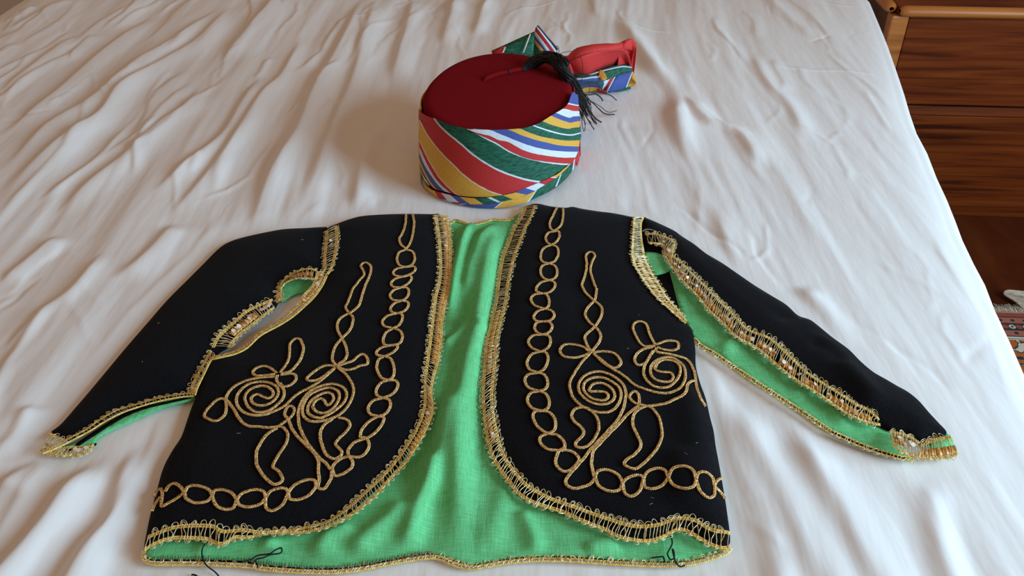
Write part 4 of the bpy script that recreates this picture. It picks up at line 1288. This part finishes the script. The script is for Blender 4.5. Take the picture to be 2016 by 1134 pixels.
# overcast stitches where the lining meets the hem
mb = MB()
HEM = resample(spline([(300, 1103), (381, 1103), (444, 1105), (492, 1108), (530, 1113), (571, 1118), (612, 1121), (659, 1121), (707, 1116), (770, 1104), (818, 1095), (850, 1091)], 6), ds=5.0)
for x, y in HEM:
    l = 6 + 5 * rng.random()
    mb.tube(at([(x, y + 1), (x + rng.normal(1.5, 1), y - l)], [0.0046, 0.0052]), 0.00022, 3)
tag(mb.build('hem_stitches', M['thread'], jk), kind='stuff')

# ================================================================== the hat
HH = 0.101                                  # height of the rim
HC0 = np.array([-0.0135, 1.036])            # centre of the foot
HC1 = np.array([-0.0165, 1.034])            # centre of the crown
AX0, AX1 = (0.127, 0.0985), (0.1185, 0.0885)   # half axes (long, short) at foot and crown
LONG = math.radians(71)
TILT = math.radians(3.5)


def hat(phi, v, off=0.0):
    """point on the hat's wall: phi round it, v = 0 foot .. 1 rim"""
    phi = np.asarray(phi, float); v = np.asarray(v, float)
    a = AX0[0] + (AX1[0] - AX0[0]) * v + off
    b = AX0[1] + (AX1[1] - AX0[1]) * v + off
    q = phi - LONG
    # superellipse keeps the flattened sides of the fez
    rr = 1.0 / (np.abs(np.cos(q) / a) ** 2.15 + np.abs(np.sin(q) / b) ** 2.15) ** (1 / 2.15)
    cx = HC0[0] + (HC1[0] - HC0[0]) * v; cy = HC0[1] + (HC1[1] - HC0[1]) * v
    dx, dy = rr * np.cos(phi), rr * np.sin(phi)
    z = v * (HH + dy * math.tan(TILT) - 0.06 * dx * v)
    return np.stack([cx + dx, cy + dy, BED + z + 0.0014], -1)


# the base of the hat lies on the bed; its root is there
hat_o = tag(empty('hat', (HC0[0], HC0[1], BED)), 'dark red felt fez with a striped scarf wound round it and a black tassel', 'hat')

# felt crown
b = MB()
NPH = 120
FO = -0.0008
ph = np.linspace(0, 2 * math.pi, NPH, endpoint=False)
rows = []
for v in np.linspace(0.02, 0.92, 8):
    rows.append(hat(ph, np.full(NPH, v), FO))
rim = hat(ph, np.full(NPH, 1.0), FO)
cen = rim.mean(0)
for a in np.linspace(0, math.pi / 2, 7)[1:]:
    k = 0.0105
    q = hat(ph, np.full(NPH, 0.92), FO)
    inw = (cen - q) * [1, 1, 0]; inw /= np.linalg.norm(inw, axis=1, keepdims=True)
    rows.append(q + inw * (k * (1 - math.cos(a))) + np.array([0, 0, 1.0]) * (0.0082 * math.sin(a)))
last = rows[-1]
for s in (0.9, 0.75, 0.55, 0.35, 0.15, 0.04, 0.0005):
    q = last.mean(0) + (last - last.mean(0)) * s
    q[:, 2] += 0.0016 * (1 - s * s) - 0.0035 * np.exp(-((1 - s) / 0.12) ** 2) * 0
    rows.append(q)
G_ = np.stack(rows, 1)
b.grid(G_, closed=True)
felt = b.build('felt_crown', M['red_felt'], hat_o)


def topz(xy):
    """height of the crown above the bed"""
    P = last
    A = np.column_stack([P[:, 0], P[:, 1], np.ones(len(P))])
    c, *_ = np.linalg.lstsq(A, P[:, 2], rcond=None)
    xy = np.atleast_2d(xy)
    return xy[:, 0] * c[0] + xy[:, 1] * c[1] + c[2] - BED + 0.001


def on_top(px, lift=0.0):
    P = at(px, 0.1)
    for _ in range(3):
        P = at(px, topz(P[:, :2]) + lift)
    return P


# dense lookup: photo pixel -> place on the wall
_ph, _v = np.meshgrid(np.linspace(math.pi * 0.98, math.pi * 2.12, 900), np.linspace(-0.02, 1.06, 300), indexing='ij')
_Pw = hat(_ph.ravel(), _v.ravel(), 0.003)
_px = proj(_Pw)
_eps = 1e-3
_nx = hat(_ph.ravel() + _eps, _v.ravel(), 0.003) - _Pw
_nv = hat(_ph.ravel(), _v.ravel() + _eps, 0.003) - _Pw
_nn = np.cross(_nx, _nv)
_face = ((CP - _Pw) * _nn).sum(1) > -1e-9
_px = _px[_face]; _phf = _ph.ravel()[_face]; _vf = _v.ravel()[_face]


def wall(px):
    out = []
    for x, y in px:
        i = np.argmin((_px[:, 0] - x) ** 2 + (_px[:, 1] - y) ** 2)
        out.append((_phf[i], max(_vf[i], 0.004)))
    return np.array(out)


SL = list('bwrygRcn')
SLOT = {k: i for i, k in enumerate(ST)}
STM = list(ST.values())


def strips(mb, bounds, cols, off, n=40, m=4, crop=lambda p: off_(p)):
    """cloth made of printed stripes between successive traced lines"""
    W_ = [wall(resample(spline(bd, 6), n=n)) for bd in bounds]
    for i, c in enumerate(cols):
        a, b_ = W_[i], W_[i + 1]
        t = np.linspace(0, 1, m + 1)
        g = a[:, None] * (1 - t)[None, :, None] + b_[:, None] * t[None, :, None]
        o = off(g[..., 0], g[..., 1]) if callable(off) else off
        mb.grid(hat(g[..., 0], g[..., 1], o), SLOT[c])


off_ = lambda pts: [(800 + x / 4.725, 180 + y / 4.725) for x, y in pts]
U = [off_(p) for p in [
    [(1452, 2), (1490, -12), (1530, -8), (1568, 30), (1592, 70)],
    [(1355, 108), (1420, 92), (1500, 105), (1600, 130)],
    [(1345, 119), (1420, 104), (1500, 117), (1605, 142)],
    [(1252, 190), (1320, 180), (1400, 158), (1460, 156), (1540, 180), (1612, 182)],
    [(1300, 184), (1350, 180), (1430, 215), (1500, 240), (1545, 232), (1614, 228)],
    [(1250, 197), (1300, 205), (1380, 240), (1460, 272), (1520, 287), (1616, 270)],
    [(1160, 227), (1250, 265), (1350, 310), (1470, 340), (1540, 336), (1614, 332)],
    [(1040, 252), (1120, 275), (1250, 330), (1350, 365), (1450, 388), (1540, 395), (1608, 380)],
    [(1030, 257), (1120, 288), (1250, 343), (1350, 379), (1450, 401), (1540, 407), (1607, 393)],
    [(925, 280), (1000, 310), (1100, 355), (1200, 395), (1320, 430), (1450, 450), (1600, 455)],
    [(770, 308), (880, 325), (1000, 370), (1120, 415), (1280, 465), (1400, 495), (1596, 513)],
    [(640, 335), (760, 350), (900, 405), (1050, 460), (1200, 510), (1350, 545), (1584, 560)],
    [(576, 342), (680, 382), (800, 418), (850, 448), (940, 463), (1000, 493), (1100, 543), (1250, 583), (1400, 608), (1560, 612)],
    [(640, 376), (760, 436), (850, 480), (950, 545), (1100, 603), (1250, 640), (1400, 662), (1520, 668)],
]]
UC = list('bwrwbygwgybwr')
Lw = [off_(p) for p in [
    [(570, 338), (640, 376), (760, 436), (850, 480), (950, 545), (1100, 603), (1250, 640), (1400, 662), (1520, 668)],
    [(566, 342), (634, 382), (755, 448), (850, 494), (950, 558), (1100, 617), (1250, 653), (1400, 676), (1490, 682)],
    [(272, 245), (320, 310), (400, 385), (500, 465), (620, 570), (720, 640), (850, 715), (1000, 775), (1120, 810), (1245, 830)],
    [(258, 246), (308, 318), (390, 396), (490, 477), (610, 582), (710, 653), (840, 729), (990, 788), (1110, 824), (1228, 844)],
    [(104, 148), (140, 270), (220, 420), (330, 560), (430, 660), (530, 760), (650, 850), (780, 920), (895, 960)],
    [(98, 156), (133, 276), (213, 427), (323, 568), (423, 669), (523, 769), (643, 859), (773, 929), (880, 966)],
    [(92, 230), (98, 340), (142, 470), (212, 620), (292, 760), (372, 860), (452, 940), (500, 972)],
    [(92, 240), (96, 352), (137, 478), (206, 628), (286, 767), (365, 867), (444, 946), (486, 972)],
    [(94, 380), (122, 490), (170, 610), (230, 730), (300, 840), (370, 910), (412, 948)],
    [(100, 450), (130, 560), (170, 670), (230, 770), (290, 860), (335, 912), (352, 930)],
    [(104, 520), (136, 640), (182, 752), (232, 850), (285, 915), (300, 925)],
    [(108, 600), (140, 700), (170, 770), (205, 840), (240, 890), (258, 904)],
    [(112, 680), (138, 740), (160, 790), (180, 820), (205, 862), (215, 880)],
    [(122, 720), (138, 760), (150, 800), (165, 830), (180, 850), (190, 866)],
]]
LC = list('wgwrcycrwbygw')

band = MB()
strips(band, Lw, LC, lambda p, v: 0.0012 + 0.0030 * np.clip(v * 4, 0, 1), m=5)
band.build('scarf_band', STM, hat_o)
band = MB()
strips(band, U, UC, lambda p, v: 0.0050 + 0.0015 * np.sin(p * 9) * np.clip(v, 0, 1), m=5)
upper = band.build('scarf_band', STM, hat_o)

# two narrow folds along the foot, each a slanted run of stripes between its own edges
c0 = off_([(138, 790), (160, 842), (200, 880), (250, 912), (310, 932), (380, 950), (500, 975), (640, 988), (800, 977), (900, 960), (1000, 938), (1100, 895), (1240, 838), (1400, 765), (1500, 680), (1560, 590), (1592, 520)])
c1 = off_([(145, 850), (170, 890), (210, 925), (300, 985), (430, 1022), (600, 1047), (750, 1047), (900, 1020), (1050, 985), (1200, 920), (1300, 856), (1400, 795), (1480, 720), (1550, 640), (1575, 575), (1595, 520)])
c2 = off_([(158, 880), (168, 910), (200, 960), (260, 1002), (350, 1050), (480, 1082), (620, 1106), (800, 1104), (930, 1086), (1130, 1030), (1300, 950), (1450, 850), (1540, 750), (1578, 690), (1600, 600), (1615, 540)])


def hemfold(ca, cb, segs, offa, offb, name):
    """segs: (colour, end at the upper edge, end at the lower edge) in crop pixels along x"""
    fa = lambda x: wall([(800 + x / 4.725, float(np.interp(800 + x / 4.725, [p[0] for p in ca], [p[1] for p in ca])))])[0]
    fb = lambda x: wall([(800 + x / 4.725, float(np.interp(800 + x / 4.725, [p[0] for p in cb], [p[1] for p in cb])))])[0]
    mb = MB()
    xa, xb = segs[0][1], segs[0][2]
    for c, ea, eb in segs[1:]:
        n = max(3, int(max(abs(ea - xa), abs(eb - xb)) / 14))
        a = np.array([fa(x) for x in np.linspace(xa, ea, n)]); b_ = np.array([fb(x) for x in np.linspace(xb, eb, n)])
        t = np.linspace(0, 1, 4)
        g = a[:, None] * (1 - t)[None, :, None] + b_[:, None] * t[None, :, None]
        mb.grid(hat(g[..., 0], g[..., 1], offa + (offb - offa) * t[None, :]), SLOT[c])
        xa, xb = ea, eb
    return mb.build(name, STM, hat_o)


hemfold(c0, c1, [('', 140, 148), ('g', 160, 172), ('y', 270, 300), ('r', 330, 385), ('w', 415, 495), ('b', 500, 600), ('y', 640, 720), ('g', 750, 850), ('w', 790, 880), ('g', 895, 990), ('y', 1010, 1115), ('b', 1105, 1195), ('w', 1225, 1285), ('r', 1330, 1385), ('w', 1345, 1395), ('y', 1540, 1480), ('w', 1585, 1590)], 0.0046, 0.0040, 'scarf_fold')
hemfold(c1, c2, [('', 150, 160), ('g', 240, 215), ('y', 300, 262), ('b', 372, 330), ('w', 440, 410), ('r', 550, 480), ('w', 562, 500), ('b', 885, 815), ('c', 905, 832), ('y', 1200, 1125), ('w', 1215, 1145), ('g', 1425, 1385), ('w', 1438, 1402), ('g', 1550, 1545), ('w', 1563, 1562), ('r', 1600, 1612)], 0.0042, 0.0026, 'scarf_fold')

# the part of the scarf that goes on round the back
band = MB()
segs = [(-0.16, 0.12, 'R'), (0.12, 0.36, 'R'), (0.36, 0.55, 'g'), (0.55, 0.62, 'w'), (0.62, 1.0, 'b'), (1.0, 1.3, 'r'), (1.3, 1.6, 'y'), (1.6, 2.0, 'g'), (2.0, 2.3, 'r'), (2.3, 2.65, 'w'), (2.65, 2.9, 'b'), (2.9, 3.62, 'y')]
for a0, a1, c in segs:
    pa = np.linspace(a0, a1, 12)
    vv = np.linspace(0.0, 1.0, 10)
    vt = 0.90 + 0.04 * np.sin(pa * 2)
    g = np.stack([pa[:, None] + 0.25 * (vv[None] - 0.5) * (1 if 0.2 < a0 < 2.8 else 0.0), vt[:, None] * vv[None]], -1)
    band.grid(hat(g[..., 0], g[..., 1], (0.0010 if a0 < 0 else 0.0024) + (0.0 if a0 < 0 else 0.0022) * np.sin(np.pi * vv)[None]), SLOT[c])
mod_solid(band.build('scarf_back', STM, hat_o), 0.0012)


# ------------------------------------------------------------------ scarf ends behind the hat
def patch(mb, bounds, cols, bulge=0.0, n=14, m=4, nrm=(0, -0.5, 0.85), ripple=0.0, seed=0):
    """stripes lofted between 3-D lines, swelling along nrm in the middle"""
    B3 = [resample(spline(bd, 5), n=n) for bd in bounds]
    K_ = len(cols)
    nrm = np.array(nrm) / np.linalg.norm(nrm)
    for i, c in enumerate(cols):
        t = np.linspace(0, 1, m + 1)
        g = B3[i][:, None] * (1 - t)[None, :, None] + B3[i + 1][:, None] * t[None, :, None]
        s = (i + t) / K_
        u = np.linspace(0, 1, n)
        h = bulge * (np.sin(math.pi * s) ** 0.7)[None] * (0.35 + 0.65 * np.sin(math.pi * u))[:, None]
        h = h + ripple * vnoise(u[:, None] * 5 + seed, s[None] * 3, seed)
        mb.grid(g + nrm * h[..., None], SLOT[c])


def above(mb, gap=0.0030):
    # nothing of the scarf may sink into the duvet
    for v in mb.v:
        v[:, 2] = np.maximum(v[:, 2], BED + sheet_z(v) + gap)


def P3(px, z):
    return at(px, np.asarray(z, float))


# standing end with its fold, behind the crown
def PY(px, Y):
    return aty(px, np.asarray(Y, float))


mb = MB()
patch(mb, [PY([(968, 101), (997, 88), (1025, 75), (1053, 62)], [1.160, 1.165, 1.168, 1.170]), PY([(972, 116), (998, 116), (1024, 116), (1049, 116)], [1.150, 1.151, 1.151, 1.152])], ['g'], 0.004, nrm=(0, -1, 0.2))
mb2 = MB()
top_px = [(1059, 50.5), (1056.5, 52), (1055, 53.5), (1053, 60), (1051.5, 68), (1050.5, 74), (1050, 80), (1049, 88), (1048.5, 100)]
bot_px = [(1099, 97), (1095, 100), (1092, 103), (1086, 106), (1080, 107), (1075, 107), (1068, 107), (1060, 107), (1050, 108)]
lines = []
for (x0, y0), (x1, y1) in zip(top_px, bot_px):
    lines.append(PY([(x0, y0), (0.6 * x0 + 0.4 * x1, 0.6 * y0 + 0.4 * y1 + 1.5), (x1, y1)], [1.170, 1.162, 1.152]))
patch(mb2, lines, ['n', 'w', 'r', 'w', 'b', 'y', 'g', 'g'], 0.006, nrm=(0.3, -1, 0.3))
fl = mb.build('scarf_end', STM, hat_o)
mod_solid(fl, 0.0012)
fl2 = mb2.build('scarf_fold_back', STM, fl)
mod_solid(fl2, 0.0012)
# pale line and red lower corner on the green face
for (a, b_, c, w) in (((1044, 67), (1030, 104), 'c', 1.4), ((996, 89), (990, 104), 'c', 1.6)):
    mb = MB()
    mb.grid(np.stack([PY([(a[0] - w, a[1]), (b_[0] - w, b_[1])], [1.1645, 1.1480]), PY([(a[0] + w, a[1]), (b_[0] + w, b_[1])], [1.1645, 1.1480])]), SLOT[c])
    mod_solid(mb.build('printed_stripe', STM, fl), 0.0004)
mb = MB()
mb.grid(np.stack([PY([(968, 102), (994, 90)], [1.157, 1.161]), PY([(970, 112), (988, 112)], [1.147, 1.148])]), SLOT['r'])
mod_solid(mb.build('printed_stripe', STM, fl), 0.0004)

# twisted end lying to the right: scarlet above, printed stripes below
T1 = P3([(1110, 121), (1127, 104), (1142, 97), (1182, 94), (1214, 91), (1229, 83), (1238, 80)], [.045, .058, .064, .066, .066, .070, .070])
T2 = P3([(1114, 129), (1130, 119), (1147, 114), (1167, 108), (1192, 103), (1216, 100), (1230, 96)], [.050, .064, .068, .070, .070, .068, .066])
T3_ = P3([(1119, 138), (1138, 146), (1155, 147), (1174, 139), (1198, 131), (1228, 123), (1243, 130)], [.038, .038, .037, .038, .036, .036, .034])
mb = MB()
patch(mb, [T1, T2], ['R'], 0.013, n=22, m=8, ripple=0.0015, seed=3)
patch(mb, [T2 - [0, 0.002, -0.003], T3_], ['R'], 0.012, n=22, m=8, ripple=0.002, seed=5)
# the rolled tip at the far right
K1 = P3([(1219, 97), (1228, 84), (1238, 79.5), (1246, 81), (1251.5, 86), (1252, 94)], [.066, .074, .076, .075, .070, .064])
K2 = P3([(1222, 103), (1230, 98), (1238, 98), (1243, 100), (1243, 108), (1243, 126)], [.062, .066, .064, .058, .050, .036])
patch(mb, [K1, K2], ['R'], 0.010, n=18, m=6)
# back of the roll down to the bed
BK = T1.copy(); BK[:, 2] = BED + 0.002; BK[:, 1] += 0.012
patch(mb, [BK, T1], ['R'], 0.008, n=22, m=5, nrm=(0, 1, 0.3))
K3 = K1.copy(); K3[:, 2] = BED + 0.003; K3[:, 1] += 0.01
patch(mb, [K3, K1], ['R'], 0.006, n=18, m=5, nrm=(0.5, 1, 0.2))
above(mb)
tail = mb.build('scarf_tail', STM, hat_o)
tag(tail, 'plain scarlet side of the scarf')
mod_solid(tail, 0.0012)
tail_s = MB()
# green fold below the scarlet
Ga = P3([(1150, 147), (1174, 138), (1198, 130), (1228, 122), (1242, 130)], [.034, .034, .033, .033, .031])
Gw1 = P3([(1150, 152), (1176, 145), (1200, 139), (1225, 133), (1243, 134)], [.034, .035, .035, .034, .029])
Gw2 = P3([(1150, 153.5), (1176, 146.5), (1200, 141), (1225, 135), (1243, 135.5)], [.034, .035, .035, .034, .029])
Gb = P3([(1152, 166), (1178, 162), (1200, 156), (1226, 144), (1244, 142)], [.022, .026, .028, .028, .026])
patch(tail_s, [Ga, Gw1, Gw2, Gb], ['g', 'w', 'g'], 0.004, n=16)
yel = [P3([(1180, 138), (1188.6, 143), (1195, 154)], [.039, .038, .036]), P3([(1179, 152), (1184, 157), (1190, 159)], [.036, .035, .034])]
patch(tail_s, yel, ['y'], 0.0003)
# blue panel with white, red and yellow stripes
bt = [(1189, 161), (1202, 154), (1211, 149.5), (1213.5, 148.5), (1244, 141), (1246.5, 141.5), (1252, 158)]
bb = [(1180, 181), (1188, 178), (1192, 183), (1195, 184), (1231, 175), (1233.5, 174.5), (1252, 168)]
lines = []
for i, (a, b_) in enumerate(zip(bt, bb)):
    za = .028 if i < 6 else .016
    lines.append(P3([a, (0.5 * (a[0] + b_[0]), 0.5 * (a[1] + b_[1])), b_], [za, .018, .004]))
patch(tail_s, lines, ['w', 'r', 'w', 'b', 'w', 'y'], 0.0015, n=10)
# crumpled part near the knot
rows_ = [[(1118, 140), (1140, 148), (1160, 147)], [(1122, 150), (1144, 154), (1170, 150)], [(1126, 156), (1148, 158), (1178, 153)], [(1130, 160), (1150, 161), (1184, 156)], [(1132, 166), (1154, 166), (1188, 163)], [(1134, 171), (1156, 170), (1188, 169)], [(1136, 178), (1158, 174), (1186, 174)], [(1138, 184), (1160, 181), (1180, 178)]]
zs = [.044, .036, .034, .032, .026, .022, .012, .003]
patch(tail_s, [P3(r_, [z_, z_, z_]) for r_, z_ in zip(rows_, zs)], ['g', 'g', 'w', 'b', 'g', 'b', 'y'], 0.006, n=10, ripple=0.002, seed=9)
patch(tail_s, [P3([(1176, 175), (1190, 178), (1196, 183)], [.010, .009, .007]), P3([(1176, 180), (1186, 184), (1194, 185)], [.004, .004, .004])], ['r'], 0.001)
patch(tail_s, [P3([(1213, 178), (1230, 173), (1241, 171)], [.004, .006, .006]), P3([(1216, 181), (1232, 178), (1242, 174)], [.001, .001, .002])], ['g'], 0.001)
above(tail_s)
mod_solid(tail_s.build('scarf_lining_fold', STM, tail), 0.0012)
# knot between the hat and the tail
mb = MB()
k0 = hat([0.62], [0.62], -0.008)[0]
k1 = 0.5 * (T1[0] + T3_[0])
kp = np.array([k0, 0.55 * k0 + 0.45 * k1 + [0, 0, 0.006], k1 + [-0.004, 0, 0.002], k1 + [0.012, 0.002, 0]])
mb.tube(resample(spline(kp, 6), n=16), np.interp(np.linspace(0, 1, 16), [0, .3, .7, 1], [.015, .014, .013, .012]), 14)
mb.build('scarf_knot', ST['R'], hat_o)

# ------------------------------------------------------------------ felt stem, cord and tassel
mb = MB()
S1 = on_top(spline([(952, 157), (960, 153), (972, 148), (986, 144), (1000, 141.5)], 6), 0.0025)
S1[:5, 2] -= np.linspace(0.0025, 0, 5)
mb.tube(S1, np.interp(np.linspace(0, 1, len(S1)), [0, .12, 1], [.0012, .0027, .0030]), 10)
mb.tube(on_top(spline([(1000.5, 141.3), (1012, 138.5), (1029, 135.5)], 6), 0.0028), 0.0031, 10)
stem = mb.build('felt_stem', M['red_felt'], hat_o)
mb = MB()
mb.tube(on_top([(999.6, 141.6), (1002.0, 141.0)], 0.0028), 0.0034, 12)
mb.tube(on_top(spline([(1027, 136), (1031, 135), (1034, 134)], 4), 0.0028), 0.0036, 12)
mb.build('cord_binding', M['thread'], stem)

path_px = [(1030, 135), (1046, 126), (1062, 116), (1078, 112), (1094, 117), (1106, 130), (1115, 150), (1124, 174), (1133, 196), (1143, 218), (1156, 240)]
path_z = [.106, .110, .117, .121, .120, .116, .104, .082, .058, .032, .010]
mb = MB()
base_ = at(path_px, np.array(path_z))
ttn = np.linspace(0, 1, len(base_))
r2 = np.random.default_rng(21)
for i in range(190):
    ang = r2.random() * 2 * math.pi
    rad_ = math.sqrt(r2.random())
    spread = np.interp(ttn, [0, .12, .4, .65, 1], [.0025, .0080, .0100, .0130, .0220])
    lat = np.cos(ang) * rad_ * spread; ver = np.sin(ang) * rad_ * np.minimum(spread, .007)
    dirp = np.gradient(base_, axis=0); dirp /= np.linalg.norm(dirp, axis=1, keepdims=True)
    sd = np.cross(dirp, [0, 0, 1.0]); sd /= np.linalg.norm(sd, axis=1, keepdims=True)
    up_ = np.cross(sd, dirp)
    wob = r2.normal(0, 0.0011, base_.shape) * np.interp(ttn, [0, .3, 1], [0, 1, 1.4])[:, None]
    P = base_ + sd * lat[:, None] + up_ * ver[:, None] + wob
    P[:, 2] = np.maximum(P[:, 2], BED + 0.0012)
    end = 0.76 + 0.24 * r2.random()
    Q = spline(P, 4)
    Q = Q[:max(6, int(len(Q) * end))]
    Q[:, 2] = np.maximum(Q[:, 2], BED + sheet_z(Q) + 0.0016)
    mb.tube(Q, 0.00062, 4)
tas = mb.build('tassel', M['tassel'], hat_o)
tag(tas, kind='stuff')
T2c = lambda p: off(1080, 140, p, 8.1)
T1c = lambda p: off(960, 40, p, 6.3)
STRAY = [
    (T2c([(500, 320), (560, 365), (650, 378), (750, 365), (830, 420), (866, 475)]), [.06, .045, .03, .018, .01, .004], .0010),
    (T2c([(520, 330), (600, 420), (720, 520), (800, 600), (900, 680), (1050, 692)]), [.06, .045, .03, .018, .008, .002], .0009),
    (T2c([(540, 380), (680, 480), (820, 560), (920, 640), (1000, 655), (1085, 628)]), [.05, .04, .025, .015, .006, .002], .0005),
    (T2c([(500, 640), (525, 760), (545, 900), (565, 960), (583, 880), (560, 740), (530, 660)]), [.04, .02, .008, .003, .006, .02, .035], .0005),
    (T2c([(560, 640), (620, 760), (680, 860), (728, 932)]), [.04, .02, .008, .002], .0008),
    (T2c([(470, 200), (600, 190), (760, 180), (820, 260), (900, 350), (1000, 395), (1085, 468)]), [.085, .07, .055, .04, .025, .012, .003], .0008),
    (T2c([(400, 120), (560, 80), (760, 60), (800, 130), (850, 160)]), [.10, .085, .07, .055, .04], .0006),
    (T2c([(600, 560), (700, 700), (780, 780), (840, 815)]), [.04, .022, .01, .002], .0012),
    (T2c([(650, 190), (655, 280), (640, 360)]), [.05, .035, .02], .0004),
    (T1c([(870, 440), (885, 380), (872, 325), (850, 325), (858, 380), (880, 440)]), [.122, .130, .137, .137, .130, .122], .0004),
    (T1c([(880, 420), (960, 395), (1060, 385), (1130, 410), (1170, 500), (1180, 620), (1168, 760)]), [.122, .122, .116, .105, .09, .075, .055], .0004),
    (T1c([(1060, 560), (1070, 510), (1120, 465), (1160, 470)]), [.11, .104, .098, .09], .0004),
    (T1c([(560, 560), (470, 520), (440, 570), (520, 600)]), [.116, .113, .112, .112], .0004),
    (T1c([(560, 470), (600, 400), (680, 380), (800, 400), (900, 470), (950, 540)]), [.116, .122, .126, .126, .124, .118], .0005),
]
for px_, z_, r_ in STRAY:
    mb = MB()
    P = spline(at(px_, np.array(z_)), 6)
    P[:, 2] = np.maximum(P[:, 2], BED + sheet_z(P) + r_ + 0.0008)
    mb.tube(P, r_, 5)
    mb.build('tassel_thread', M['tassel'], tas)
